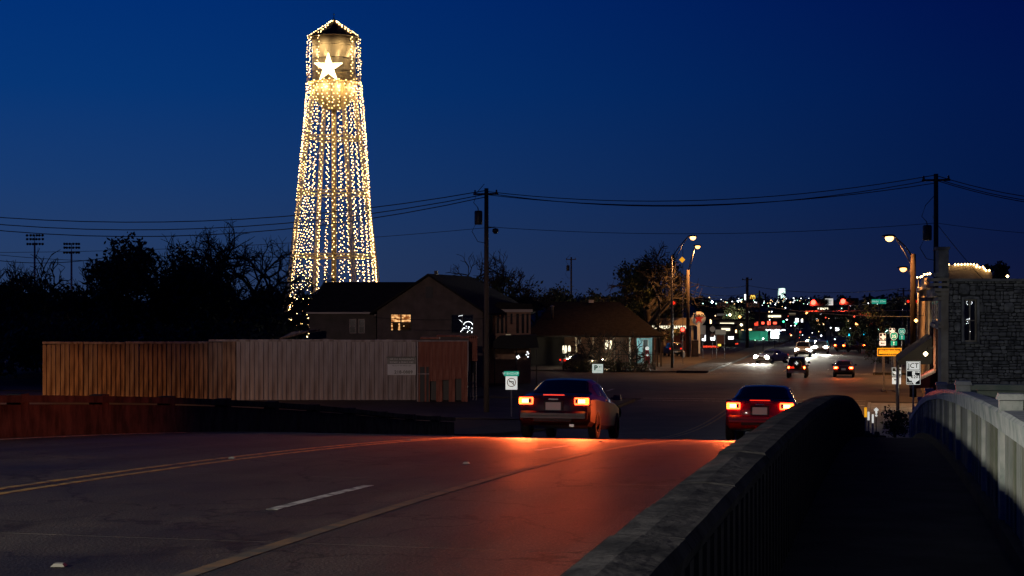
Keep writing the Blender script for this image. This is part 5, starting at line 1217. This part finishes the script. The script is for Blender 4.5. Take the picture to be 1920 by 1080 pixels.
q = Wp(1263, 568, 175); t = thing('signal_beacon', (q.x, 175, 0), 0, 'red lit beacon hanging left of the wooden lamp pole', 'signal'); MB().ball((0, 0, q.z), .20).build('lens', 'red_lens', t); MB().box((0, .2, q.z), (.6, .2, .45)).build('housing', 'brick', t); MB().tube([(0, .2, q.z+.2), (-.3, .2, q.z+2)], .02, 4).build('cable', 'wire', t); MB().tube([(.0, .35, 0), (0, .35, q.z)], .05, 4).build('pole', 'dark_steel', t)
# span wires and signs
wire([Wp(1500, 584, 163), Wp(1710, 582, 163)], .035, 'lit signal span wire just above the street name sign level', .0, 'span_wire', m='sign_back')
wire([Wp(1275, 566, 164), Wp(1500, 590, 163)], .028, 'signal span wire running left toward the wooden lamp pole', .25, 'span_wire', m='wire')
wire([Wp(1440, 576, 158), Wp(1730, 593, 152)], .024, 'slack span wire below the signals', .3, 'span_wire', m='sign_back')
def plate_sign(px, py, w, h, Y, m_, label, texts=(), name='traffic_sign', posts=((0, 0),), ground=None, rim=None, rz=0, postm='steel', pr=.035, cat='traffic sign'):
    q = Wp(px, py, Y); s_ = DX*q.x + DY*Y; g = gz(q.x, Y) if ground is None else ground
    t = thing(name, (q.x, Y, g), rz, label, cat); z = q.z - g; W_, H_ = w/F*Y, h/F*Y
    MB().box((0, 0, z), (W_, .012, H_)).build('sign_plate', m_, t)
    if rim: 
        r_ = MB(); e = W_*.035
        for sx in (-1, 1): r_.box((sx*(W_/2-e*1.4), -.0075, z), (e, .005, H_-e*2)); r_.box((0, -.0076, z+sx*(H_/2-e*1.4)), (W_-e*2.2, .005, e))
        r_.build('border', rim, t)
    for dx, top in posts: MB().box((dx*W_, .035, (z+H_/2+top)/2), (pr*2, pr*1.4, z+H_/2+top)).build('post', postm, t)
    return t, z, W_, H_
TEXAS = [(-.10,.50),(.12,.50),(.12,.22),(.30,.17),(.42,.15),(.47,.13),(.48,-.05),(.52,-.15),(.50,-.24),(.36,-.33),(.22,-.42),(.16,-.52),(.20,-.66),(.04,-.60),(-.05,-.48),(-.12,-.34),(-.20,-.26),(-.28,-.32),(-.36,-.26),(-.40,-.14),(-.52,.0),(-.58,.04),(-.10,.04)]
def texas(t, z, s, y=-.012, m_='sign_white', x=0):
    MB().prism([(x+a*s, z+b_*s) for a, b_ in TEXAS], y-.004, y).build('state_outline', m_, t)
def arrow(t, z, s, kind, y=-.012, m_='sign_black', x=0):
    if kind == 'left': poly = [(-.5, 0), (-.18, .22), (-.18, .07), (.5, .07), (.5, -.07), (-.18, -.07), (-.18, -.22)]
    elif kind == 'up': poly = [(0, .5), (.24, .1), (.08, .1), (.08, -.5), (-.08, -.5), (-.08, .1), (-.24, .1)]
    else: poly = [(-.5, .18), (-.2, .42), (-.2, .26), (.42, .26), (.42, -.42), (.26, -.42), (.26, .10), (-.2, .10), (-.2, -.06)]
    MB().prism([(x+a*s, z+b_*s) for a, b_ in poly], y-.004, y).build('arrow', m_, t)
# JCT 620
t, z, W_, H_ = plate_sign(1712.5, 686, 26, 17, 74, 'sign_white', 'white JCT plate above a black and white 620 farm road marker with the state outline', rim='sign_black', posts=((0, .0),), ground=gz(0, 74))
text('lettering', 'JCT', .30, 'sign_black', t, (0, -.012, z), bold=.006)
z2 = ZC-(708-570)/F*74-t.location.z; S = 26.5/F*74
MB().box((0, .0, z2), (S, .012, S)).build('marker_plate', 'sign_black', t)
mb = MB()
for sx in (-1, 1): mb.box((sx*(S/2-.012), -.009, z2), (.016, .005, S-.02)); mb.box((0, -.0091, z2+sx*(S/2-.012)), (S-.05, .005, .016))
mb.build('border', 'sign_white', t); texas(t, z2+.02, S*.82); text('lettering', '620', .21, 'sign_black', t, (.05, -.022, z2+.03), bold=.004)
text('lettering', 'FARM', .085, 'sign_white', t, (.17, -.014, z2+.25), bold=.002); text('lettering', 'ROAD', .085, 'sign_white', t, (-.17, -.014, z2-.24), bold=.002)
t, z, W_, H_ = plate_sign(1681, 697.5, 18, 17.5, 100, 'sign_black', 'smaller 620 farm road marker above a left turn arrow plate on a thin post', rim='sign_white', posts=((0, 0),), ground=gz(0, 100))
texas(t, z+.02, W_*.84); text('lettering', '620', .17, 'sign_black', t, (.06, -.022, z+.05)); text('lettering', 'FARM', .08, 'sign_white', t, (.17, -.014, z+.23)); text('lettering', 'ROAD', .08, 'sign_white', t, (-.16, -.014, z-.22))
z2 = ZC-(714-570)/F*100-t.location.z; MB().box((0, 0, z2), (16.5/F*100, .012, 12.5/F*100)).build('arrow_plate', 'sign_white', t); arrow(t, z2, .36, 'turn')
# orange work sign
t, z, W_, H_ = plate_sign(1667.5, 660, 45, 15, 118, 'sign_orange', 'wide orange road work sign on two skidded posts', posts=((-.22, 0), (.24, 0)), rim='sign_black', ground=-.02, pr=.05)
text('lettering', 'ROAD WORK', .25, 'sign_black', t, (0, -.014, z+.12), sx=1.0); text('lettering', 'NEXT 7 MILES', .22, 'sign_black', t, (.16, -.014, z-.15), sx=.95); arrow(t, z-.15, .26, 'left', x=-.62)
for dx in (-.22, .24): MB().box((dx*W_, 0, .06), (.12, 1.6, .12)).build('skid', 'wood_pole', t)
MB().box((.02, 0, .22), (W_*.62, .06, .10)).build('cross_rail', 'steel', t)
# route cluster
t, z, W_, H_ = plate_sign(1655, 631, 12.5, 13, 150, 'sign_black', 'distant 620 marker with a left arrow plate, leftmost of the route sign cluster', rim='sign_white', ground=0)
texas(t, z, W_*.84); MB().box((0, 0, ZC-(643.5-570)/F*150), (12/F*150, .012, 9/F*150)).build('arrow_plate', 'sign_white', t); arrow(t, ZC-(643.5-570)/F*150, .42, 'left')
t, z, W_, H_ = plate_sign(1672.5, 620, 11, 10, 152, 'sign_black', 'distant state outline marker at the top middle of the route sign cluster', rim='sign_white', ground=0); texas(t, z, W_*.84)
def shield(t, z, s, m_='sign_green', x=0):
    poly = [(-.42, .40), (-.2, .5), (0, .44), (.2, .5), (.42, .40), (.5, .12), (.44, -.18), (.24, -.40), (0, -.52), (-.24, -.40), (-.44, -.18), (-.5, .12)]
    MB().prism([(x+a*s*1.1, z+b_*s*1.1) for a, b_ in poly], -.002, .008).build('shield_edge', 'sign_greenw', t); MB().prism([(x+a*s, z+b_*s) for a, b_ in poly], -.01, -.004).build('shield', m_, t)
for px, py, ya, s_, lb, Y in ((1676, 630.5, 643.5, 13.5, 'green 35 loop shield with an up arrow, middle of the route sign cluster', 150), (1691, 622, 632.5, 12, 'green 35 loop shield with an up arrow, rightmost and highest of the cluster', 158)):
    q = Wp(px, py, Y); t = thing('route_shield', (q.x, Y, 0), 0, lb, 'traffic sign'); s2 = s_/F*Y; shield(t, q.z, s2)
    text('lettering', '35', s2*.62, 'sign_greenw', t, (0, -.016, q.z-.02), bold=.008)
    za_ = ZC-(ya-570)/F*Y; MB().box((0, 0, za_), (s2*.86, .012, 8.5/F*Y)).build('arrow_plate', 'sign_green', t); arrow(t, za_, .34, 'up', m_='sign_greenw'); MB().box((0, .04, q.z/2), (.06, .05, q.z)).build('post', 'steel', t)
# street name + no left turn, parking sign
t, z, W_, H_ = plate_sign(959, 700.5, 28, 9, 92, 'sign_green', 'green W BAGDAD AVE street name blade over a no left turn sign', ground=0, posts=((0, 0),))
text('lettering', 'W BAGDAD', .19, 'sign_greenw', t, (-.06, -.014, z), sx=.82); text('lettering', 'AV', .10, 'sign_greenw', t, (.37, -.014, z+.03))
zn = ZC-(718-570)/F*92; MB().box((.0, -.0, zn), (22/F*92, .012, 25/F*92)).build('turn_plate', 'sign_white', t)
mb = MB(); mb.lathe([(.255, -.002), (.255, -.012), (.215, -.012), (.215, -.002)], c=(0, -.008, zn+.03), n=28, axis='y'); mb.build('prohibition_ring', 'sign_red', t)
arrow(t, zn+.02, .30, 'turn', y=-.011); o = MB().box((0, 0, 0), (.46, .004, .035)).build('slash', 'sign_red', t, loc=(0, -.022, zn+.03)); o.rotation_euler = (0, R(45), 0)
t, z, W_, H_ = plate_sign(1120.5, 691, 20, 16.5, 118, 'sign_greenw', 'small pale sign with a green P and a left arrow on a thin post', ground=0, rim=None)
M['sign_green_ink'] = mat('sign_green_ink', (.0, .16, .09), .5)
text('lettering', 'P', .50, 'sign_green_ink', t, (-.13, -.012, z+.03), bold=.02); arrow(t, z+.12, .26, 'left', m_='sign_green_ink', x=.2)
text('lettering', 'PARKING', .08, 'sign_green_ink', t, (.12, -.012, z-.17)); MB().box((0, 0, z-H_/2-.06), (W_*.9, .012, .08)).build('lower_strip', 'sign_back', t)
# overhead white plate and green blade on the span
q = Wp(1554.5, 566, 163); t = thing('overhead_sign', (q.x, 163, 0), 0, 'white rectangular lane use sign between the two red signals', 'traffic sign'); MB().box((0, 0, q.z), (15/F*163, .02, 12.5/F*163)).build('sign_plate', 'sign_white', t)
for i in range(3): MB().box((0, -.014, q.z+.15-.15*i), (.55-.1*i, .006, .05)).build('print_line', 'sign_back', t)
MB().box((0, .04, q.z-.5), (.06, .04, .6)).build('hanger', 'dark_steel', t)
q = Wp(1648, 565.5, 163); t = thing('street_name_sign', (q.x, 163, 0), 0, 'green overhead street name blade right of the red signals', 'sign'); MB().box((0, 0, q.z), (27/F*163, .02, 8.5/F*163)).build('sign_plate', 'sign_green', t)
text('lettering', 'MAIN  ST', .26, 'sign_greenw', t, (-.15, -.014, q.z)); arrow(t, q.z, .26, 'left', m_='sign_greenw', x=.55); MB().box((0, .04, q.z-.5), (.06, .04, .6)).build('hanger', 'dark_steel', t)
q = Wp(1279, 487, 170); t = thing('diamond_sign', (q.x, 170, 0), 0, 'small yellow diamond sign on a thin mast between the two left lamp poles', 'traffic sign'); MB().prism([(-.32, q.z), (0, q.z-.32), (.32, q.z), (0, q.z+.32)], -.01, .01).build('sign_plate', 'sign_orange', t)
MB().tube([(.08, .05, 0), (.08, .05, q.z+1.2)], .03, 6).build('mast', 'steel', t)
# delineators and reflector post by the bridge end
for px, py0, py1, m_, w, Y, lb in ((1623, 764, 782, 'panel_yellow', 4.5, 66, 'yellow reflective delineator post at the end of the parapet'), (1628.5, 772, 788, 'sign_white', 3.6, 65, 'first white delineator post right of the yellow one'), (1636.5, 777, 793, 'sign_white', 3.4, 63, 'second white delineator post, lower and further right')):
    q = Wp(px, 570, Y); g = road_z(Y)+.1; t = thing('delineator', (q.x, Y, g), 0, lb, 'delineator', 'delineator posts at the parapet end'); z0, z1 = ZC-(py1-570)/F*Y-g, ZC-(py0-570)/F*Y-g
    MB().box((0, 0, max(z0, .05)/2), (w*.8/F*Y, .03, max(z0, .05))).build('base', 'sign_back', t)
    MB().box((0, 0, (z0+z1)/2), (w/F*Y, .03, z1-z0)).build('reflector', 'sign_orange' if m_ == 'panel_yellow' else m_, t)
Y = 64; q = Wp(1643, 570, Y); g = road_z(Y)+.1; t = thing('reflector_post', (q.x, Y, g), 0, 'thin post carrying a white diamond reflector and small discs', 'marker post')
z = ZC-(768.5-570)/F*Y-g; MB().prism([(-.1, z), (0, z-.1), (.1, z), (0, z+.1)], -.01, .01).build('diamond', 'sign_white', t)
for py in (774, 779): zz = ZC-(py-570)/F*Y-g; MB().lathe([(0, -.01), (.045, -.01), (.045, 0)], c=(0, 0, zz), n=10, axis='y').build('disc', 'sign_white', t)
MB().tube([(0, .02, 0), (0, .02, z)], .02, 5).build('post', 'dark_steel', t)
leafy_tree((Wp(1682, 570, 68).x, 68, road_z(68)+.1), 1.25, 1.5, 91, 'round dark bush at the right side of the footway where the railing ends', n=900, leaf=.07, low=.15, trunk=.05, name='bush')
leafy_tree((Wp(1665, 570, 170).x, 170, 0), 3.2, 5.5, 92, 'dark hedge mass behind the orange work sign', n=1400, leaf=.12, low=.1, trunk=.08, name='bush')
rc = thing('rubble_heap', (Wp(1633, 570, 60).x+.1, 60, road_z(60)+.15), 0, 'small dark heap of debris against the parapet end', 'rubble')
mb = MB()
for i in range(14): mb.box((rg.uniform(-.5, .35), rg.uniform(-.3, .3), rg.uniform(.03, .22)), (rg.uniform(.1, .3), rg.uniform(.1, .3), rg.uniform(.06, .2)), taper=.7)
mb.build('chunks', 'concrete_dark', rc)

# ------------------------------------------------------------------ vehicles: local frame, x right, y forward (nose +y), z up
def car(loc, rz, label, body='car_grey', kind='sedan', L=4.6, W=1.80, H=1.45, braking=False, heads=None, tails='tail', detail=True, plate=True, group=None, cat='car', beam=0, tail_light=0, name=None):
    t = thing(name or kind, loc, rz, label, cat, group)
    # stations: (y, z bottom, belt, top, half width low, half width top)
    if kind == 'sedan': st = [(0, .46, .78, .80, .70, .60), (.008, .38, .88, .93, .79, .68), (.03, .30, .93, 1.0, .86, .73), (.12, .26, .95, 1.04, .90, .76), (.17, .24, .95, 1.07, .90, .74), (.30, .22, .93, 1.40, .91, .60), (.42, .22, .92, 1.45, .91, .62), (.55, .22, .91, 1.41, .91, .61), (.70, .22, .90, 1.02, .90, .72), (.74, .22, .88, .98, .90, .72), (.90, .24, .80, .86, .87, .70), (.975, .30, .66, .72, .80, .64), (1, .42, .56, .60, .70, .58)]
    elif kind == 'suv': st = [(0, .48, .90, 1.30, .80, .62), (.02, .36, 1.00, 1.55, .88, .64), (.05, .32, 1.05, 1.66, .92, .66), (.15, .28, 1.04, 1.72, .93, .68), (.35, .26, 1.02, 1.74, .94, .69), (.52, .26, 1.00, 1.70, .94, .68), (.58, .26, 1.0, 1.60, .94, .67), (.70, .26, .99, 1.12, .93, .76), (.74, .26, .98, 1.08, .93, .76), (.92, .30, .93, 1.00, .90, .74), (.985, .36, .80, .86, .84, .70), (1, .46, .68, .72, .74, .62)]
    else: st = [(0, .50, 1.0, 1.08, .84, .80), (.02, .46, 1.06, 1.14, .92, .86), (.36, .42, 1.06, 1.14, .93, .86), (.38, .42, 1.06, 1.78, .93, .70), (.44, .40, 1.06, 1.86, .93, .70), (.60, .40, 1.05, 1.84, .93, .70), (.70, .40, 1.06, 1.22, .93, .78), (.73, .40, 1.06, 1.16, .93, .78), (.95, .42, 1.02, 1.08, .90, .76), (1, .52, .80, .86, .80, .70)]
    sc = W/1.84; hs_ = H/(1.45 if kind == 'sedan' else 1.74 if kind == 'suv' else 1.86)
    def stn(u):
        for a_, b_ in zip(st, st[1:]):
            if u <= b_[0]:
                q = (u-a_[0])/(b_[0]-a_[0]); q2 = q*q*(3-2*q) if False else q
                return [a_[i]+(b_[i]-a_[i])*q2 for i in range(1, 6)]
        return list(st[-1][1:])
    def sec(u, v):                   # v 0..1 up the half section
        zb_, be, tp, wl_, wt_ = stn(u); rnd = .0
        pts = [(wl_*.90, zb_), (wl_*.985, zb_+.10), (wl_*1.0, zb_+(be-zb_)*.5), (wl_*.985, be-.03), (wl_*.955, be), (wt_+(wl_*.955-wt_)*.12 if tp-be > .2 else wt_+.02, tp-(.09 if tp-be > .2 else .02)), (wt_*.86, tp-.015), (wt_*.4, tp), (0, tp+.006)]
        f_ = v*(len(pts)-1); i = min(int(f_), len(pts)-2); q = f_-i
        x = pts[i][0]+(pts[i+1][0]-pts[i][0])*q; z = pts[i][1]+(pts[i+1][1]-pts[i][1])*q
        return Vector((x*sc, u*L, z*hs_))
    us = sorted(set([s_[0] for s_ in st] + [i/34 for i in range(35)])); vsn = [i/8 for i in range(9)]
    mb = MB(); vs = []; nv = len(vsn)
    for u in us:
        for v in vsn: vs.append(sec(u, v))
        for v in vsn: p = sec(u, v); vs.append(Vector((-p.x, p.y, p.z)))
    fs = []
    for i in range(len(us)-1):
        for j in range(nv-1):
            a_ = i*2*nv+j; fs.append((a_, a_+1, a_+2*nv+1, a_+2*nv)); b_ = a_+nv; fs.append((b_, b_+2*nv, b_+2*nv+1, b_+1))
        a_ = i*2*nv; fs.append((a_, a_+2*nv, a_+3*nv, a_+nv))
    for i in (0, len(us)-1):
        a_ = i*2*nv
        for j in range(nv-1): fs.append((a_+j, a_+j+1, a_+nv+j+1, a_+nv+j))
    mb.add(vs, fs); o = mb.build('body', body, t)
    me = o.data; bm_2 = bmesh.new(); bm_2.from_mesh(me); bmesh.ops.remove_doubles(bm_2, verts=bm_2.verts, dist=.002); bmesh.ops.recalc_face_normals(bm_2, faces=bm_2.faces); bm_2.to_mesh(me); bm_2.free()
    wr = .33 if kind == 'sedan' else .37; wy = (L*.185, L*.80)
    if detail:
        cut = MB()
        for y in wy: cut.lathe([(0, -2), (wr*1.16, -2), (wr*1.16, 2), (0, 2)], c=(0, y, wr*.98), n=28, axis='x')
        inner = MB().box((0, L/2, .3), (W*.62, L, 2.4)); co = cut.build('cutter', 'black', None)
        md = o.modifiers.new('arch', 'BOOLEAN'); md.operation = 'DIFFERENCE'; md.solver = 'EXACT'; md.object = co
        dg = bpy.context.evaluated_depsgraph_get(); new = bpy.data.meshes.new_from_object(o.evaluated_get(dg)); o.modifiers.clear(); o.data = new; bpy.data.objects.remove(co)
        MB().box((0, L*.49, .52), (W*.80, L*.90, .42)).build('underbody', 'black', t)
    smooth_by_angle(o, 28)
    def patch(name, u0, u1, v0, v1, m_, nu=5, nvv=3, off=.006, both=True, parent=t):
        for sg in ((1, -1) if both else (1,)):
            g = MB(); vs = []
            for i in range(nu+1):
                for j in range(nvv+1):
                    u = u0+(u1-u0)*i/nu; v = v0+(v1-v0)*j/nvv; p = sec(u, v)
                    e = .004; du = sec(min(u+e, 1), v)-sec(max(u-e, 0), v); dv = sec(u, min(v+e, 1))-sec(u, max(v-e, 0)); n_ = du.cross(dv)
                    if n_.length > 1e-9: n_.normalize()
                    if n_.x < 0 or (abs(n_.x) < .02 and n_.z < 0): n_ = -n_
                    p = p + n_*off; vs.append((p.x*sg, p.y, p.z))
            g.add(vs, [(i*(nvv+1)+j, (i+1)*(nvv+1)+j, (i+1)*(nvv+1)+j+1, i*(nvv+1)+j+1) for i in range(nu) for j in range(nvv)], True); g.build(name, m_, parent)
    def across(name, u0, u1, vlo, m_, off=.008):        # rear window or windscreen, both halves in one mesh
        g = MB(); vs = []; nu = 5; xs_ = [vlo+(1-vlo)*j/5 for j in range(6)]; cols = [(v, 1) for v in xs_] + [(v, -1) for v in xs_[::-1][1:]]
        for i in range(nu+1):
            for v, sg in cols: p = sec(u0+(u1-u0)*i/nu, v); vs.append((p.x*sg, p.y, p.z+off))
        n_ = len(cols); g.add(vs, [(i*n_+j, (i+1)*n_+j, (i+1)*n_+j+1, i*n_+j+1) for i in range(nu) for j in range(n_-1)], True); g.build(name, m_, t)
    if kind == 'sedan':
        across('rear_window', .175, .29, .70, 'glass_dark'); across('windscreen', .56, .69, .70, 'glass_dark')
        patch('side_window', .27, .42, .53, .615, 'glass_dark'); patch('side_window', .44, .60, .53, .615, 'glass_dark')
    elif kind == 'suv':
        across('rear_window', .012, .045, .72, 'glass_dark', .012); across('windscreen', .585, .695, .70, 'glass_dark')
        for a_, b_ in ((.07, .20), (.22, .37), (.39, .56)): patch('side_window', a_, b_, .53, .61, 'glass_dark')
    else:
        across('windscreen', .61, .695, .70, 'glass_dark'); patch('side_window', .44, .59, .53, .61, 'glass_dark')
    hz_ = H
    # rear
    lh = .86*hs_ if kind == 'sedan' else .98*hs_
    for sg in (-1, 1):
        lo_ = MB().box((0, 0, 0), (.34*sc, .10, .17)).build('tail_lamp', tails, t, loc=(sg*.66*sc, .02, lh)); lo_.rotation_euler = (0, 0, sg*R(9))
        md = lo_.modifiers.new('b', 'BEVEL'); md.width = .025; md.segments = 2
        MB().box((0, -.056, .0), (.16, .02, .09)).build('bulb_core', 'tail_core' if tails == 'tail' else 'red_lens', lo_)
        if detail:
            MB().box((sg*-.115, -.054, 0), (.07, .02, .10)).build('reversing_lens', 'lens_white', lo_); MB().box((sg*.115, -.054, 0), (.08, .02, .12)).build('indicator_lens', 'tail_amber', lo_)
            for zz in (-.045, .0, .045): MB().box((0, -.060, zz), (.32*sc, .012, .008)).build('lens_rib', 'plastic', lo_)
        m_ = MB(); m_.box((0, 0, 0), (.20, .14, .13), taper=.85); mm = m_.build('mirror', body, t, loc=(sg*(W/2+.10), L*.62, 1.02*hs_))
        MB().box((sg*-.11, .02, -.02), (.10, .05, .04)).build('mirror_arm', 'plastic', mm)
    MB().box((0, -.045, .52*hs_), (1.62*sc, .14, .22)).build('rear_bumper', 'plastic' if kind != 'sedan' else body, t).modifiers.new('b', 'BEVEL').width = .05
    MB().box((0, L+.02, .48*hs_), (1.45*sc, .12, .20)).build('front_bumper', 'plastic' if kind != 'sedan' else body, t)
    if plate:
        pl_ = MB().box((0, -.125 if kind != 'sedan' else -.052, .74*hs_ if kind == 'sedan' else .56), (.36, .015, .18)).build('number_plate', 'plate', t)
    if kind == 'sedan' and detail:
        MB().box((0, .015, 1.0*hs_), (.5, .03, .03)).build('high_brake_lamp', 'red_lens', t)
        for sg in (-1, 1): MB().box((sg*(W/2-.005), L*.40, .93*hs_), (.02, .16, .03)).build('door_handle', 'chrome_dull', t); MB().box((sg*(W/2-.005), L*.56, .92*hs_), (.02, .16, .03)).build('door_handle', 'chrome_dull', t)
        MB().box((0, -.018, .985*hs_), (1.10, .012, .010)).build('boot_seam', 'black', t)
        for sg in (-1, 1): MB().box((sg*.47, -.022, .80*hs_), (.010, .012, .34)).build('boot_seam', 'black', t)
        MB().box((0, -.125, .515*hs_), (1.50, .012, .016)).build('bumper_strip', 'black', t); MB().box((0, -.128, .42*hs_), (.9, .012, .07)).build('bumper_grille', 'black', t)
        MB().box((0, -.03, .74*hs_), (.46, .02, .26)).build('plate_recess', 'plastic', t); MB().box((0, -.045, .90*hs_), (.22, .03, .03)).build('boot_handle', 'chrome_dull', t)
        MB().box((.45, -.03, .30), (.10, .14, .06)).build('exhaust', 'chrome_dull', t)
    # front lamps
    for sg in (-1, 1):
        m_ = heads or 'lens_off'
        MB().lathe([(0, .04), (.12, .03), (.22, -.02), (.23, -.06)], c=(sg*.64*sc, L*.985, .66*hs_ if kind == 'sedan' else .82*hs_), n=14, axis='y').build('headlamp', m_, t)
        if beam: light('SPOT', 'headlamp_beam', (sg*.64*sc, L+.12, .68), beam, (1, .95, .80), t, .08, (R(86), 0, 0), 70, .7)
        if tail_light: light('SPOT', 'tail_light', (sg*.66*sc, -.16, lh), tail_light*1.0, (1, .13, .03), t, .05, (R(84), 0, R(180)), 172, 1.0)
    MB().box((0, L*1.0-.01, .62*hs_), (.8, .06, .16)).build('grille', 'plastic', t)
    # wheels
    for y in wy:
        for sg in (-1, 1):
            w_ = MB().lathe([(wr*.62, -.10), (wr*.93, -.10), (wr, -.06), (wr, .06), (wr*.93, .10), (wr*.62, .10)], n=26, axis='x').build('wheel', 'tyre', t, loc=(sg*(W/2-.11), y, wr))
            r_ = MB().lathe([(0, .03), (wr*.16, .04), (wr*.2, .0)], n=12, axis='x')
            for k in range(6):
                a_ = R(60*k); r_.tube([(.02, wr*.12*math.cos(a_), wr*.12*math.sin(a_)), (.05, wr*.60*math.cos(a_), wr*.60*math.sin(a_))], .03, 4)
            r_.lathe([(wr*.58, .08), (wr*.66, .09), (wr*.66, -.09), (wr*.58, -.08)], n=24, axis='x')
            r_.lathe([(0, -.03), (wr*.6, -.03)], n=18, axis='x')
            rr_ = r_.build('rim', 'rim', w_); 
            if sg < 0: rr_.rotation_euler = (0, 0, R(180))
    return t
def gcar(px, py_ground, Y, **k):
    q = Wp(px, 570, Y); return q
# off-road car with spare wheel, waiting in the left lane
q = Wp(1493.5, 570, 140); jp = thing('off_road_car', (q.x, 140, 0), RZ, 'boxy off road car with a white marked spare wheel on its back, waiting', 'car')
body = MB(); body.box((0, .9, .80), (1.50, 1.8, .52)); body.box((0, 2.9, .85), (1.36, 2.1, .45), taper=.92); body.build('body', 'car_grey', jp)
cabin = MB(); cabin.box((0, 1.0, 1.42), (1.46, 1.95, .72), taper=.86); o = cabin.build('hard_top', 'car_black', jp); md = o.modifiers.new('b', 'BEVEL'); md.width = .10; md.segments = 3
MB().box((0, .04, 1.44), (1.02, .03, .44)).build('rear_window', 'glass_dark', jp); 
for sg in (-1, 1):
    MB().box((sg*.695, 1.0, 1.46), (.02, 1.3, .40)).build('side_window', 'glass_dark', jp)
    MB().box((sg*.80, .75, .98), (.26, 1.05, .08)).build('fender', 'plastic', jp); MB().box((sg*.80, 3.25, .98), (.26, 1.0, .08)).build('fender', 'plastic', jp)
    tl = MB().box((sg*.665, -.02, .93), (.15, .07, .20)).build('tail_lamp', 'tail', jp); MB().box((sg*.665, -.06, .93), (.09, .02, .10)).build('bulb_core', 'tail_core', tl)
    mm = MB().box((sg*.98, 2.0, 1.32), (.20, .10, .20)).build('mirror', 'plastic', jp); MB().box((sg*.83, 2.0, 1.27), (.16, .04, .04)).build('mirror_arm', 'plastic', mm)
    for y in (.75, 3.2):
        w_ = MB().lathe([(.2, -.13), (.36, -.13), (.40, -.08), (.40, .08), (.36, .13), (.2, .13)], n=22, axis='x').build('wheel', 'tyre', jp, loc=(sg*.74, y, .40)); MB().lathe([(0, -.1), (.21, -.1), (.21, .1), (0, .06)], n=16, axis='x').build('rim', 'rim', w_)
sw_ = MB().lathe([(0, -.13), (.30, -.13), (.39, -.07), (.39, .08), (.30, .10), (0, .10)], n=26, axis='y').build('spare_wheel', 'car_black', jp, loc=(.10, -.16, 1.17))
MB().prism([(x*.30, z*.30) for x, z in TEXAS], -.14, -.134).build('white_mark', 'sign_white', sw_, loc=(-.10, 0, .16))
MB().box((0, -.16, .56), (1.52, .16, .20)).build('rear_bumper', 'chrome_dull', jp); MB().box((0, -.25, .50), (.34, .015, .16)).build('number_plate', 'plate', jp); MB().box((-.45, -.03, .92), (.5, .04, .14)).build('reflector_bar', 'red_lens', jp)
for sg in (-1, 1): light('SPOT', 'tail_light', (sg*.66, -.14, .93), 14, (1, .05, .015), jp, .1, (R(68), 0, R(180)), 160, .8)
q = Wp(1581.5, 570, 141)
car((q.x, 141, 0), RZ, 'dark saloon with brightly glowing red brake lamps waiting in the right lane', 'car_black', 'sedan', W=1.80, tail_light=130, detail=False, name='saloon_car')
# oncoming
for px, Y, kd, bd, lb in ((1508, 200, 'pickup', 'car_white', 'oncoming pickup with dazzling headlamps behind the off road car'), (1541, 212, 'suv', 'car_silver', 'oncoming tall car with dazzling headlamps, right of the off road car'), (1465, 178, 'sedan', 'car_silver', 'oncoming car turning with dazzling headlamps, left of the off road car'), (1524, 250, 'sedan', 'car_blue', 'fourth oncoming car, farthest back in the glare')):
    q = Wp(px, 570, Y); car((q.x, Y, gz(q.x, Y)+.06), RZ+R(180)+(R(-25) if px == 1465 else 0), lb, bd, kd, H={'sedan': 1.45, 'suv': 1.74, 'pickup': 1.86}[kd], L={'sedan': 4.6, 'suv': 4.7, 'pickup': 5.4}[kd], W=1.9, heads='headlamp', tails='red_lens', beam=2300, detail=False, plate=False, cat='car', name={'sedan': 'saloon_car', 'suv': 'tall_car', 'pickup': 'pickup_truck'}[kd])
# cars crossing beyond with red lamps
for px, Y, lb in ((1574, 215, 'car going away with red tail lamps below the cyan signals, left'), (1612, 218, 'car turning away with red tail lamps below the cyan signals, right')):
    q = Wp(px, 570, Y); car((q.x, Y, .06), RZ+R(-30), lb, 'car_black', 'sedan', detail=False, tail_light=0, plate=False, name='saloon_car')
q = Wp(1268, 570, 196); car((q.x, 196, .06), R(4), 'dark car parked under the filling station canopy', 'car_black', 'suv', L=4.7, H=1.7, tails='red_lens', detail=False, name='tall_car')
q = Wp(1134, 570, 160); c_ = car((q.x+.2, 160, .03), R(-72), 'low dark car parked in the courtyard with one warm headlamp lit', 'car_black', 'sedan', heads='headlamp_soft', tails='red_lens', detail=False, name='saloon_car')
c_.location = (q.x - 4.2, 159.5, .03)
light('POINT', 'headlamp_light', Wp(1137, 677, 158), 60, (1, .75, .4), None, .1)
# cars on the bridge: the ones whose tail lamps drew the red and orange lines
def bridge_car(s0, t0, L, **k):
    zr = road_z(s0+L*.185); zf = road_z(s0+L*.8); c = car(tuple(P(s0, t0, zr)), RZ, L=L, **k); c.rotation_euler = (math.atan2(zf-zr, L*.615), 0, RZ); c.rotation_mode = 'XYZ'
    c.location.z = zr + (zr-zf)*.3; return c
bridge_car(37.0, -7.5, 4.7, label='dark saloon with glowing tail lamps in the left departing lane of the bridge', body='car_dark', kind='sedan', W=1.84, tail_light=1500, name='saloon_car', cat='car')
bridge_car(40.5, -3.0, 4.6, label='dark red saloon with glowing tail lamps beside the parapet at the crest of the bridge', body='car_red', kind='sedan', W=1.82, tail_light=1500, name='saloon_car', cat='car')
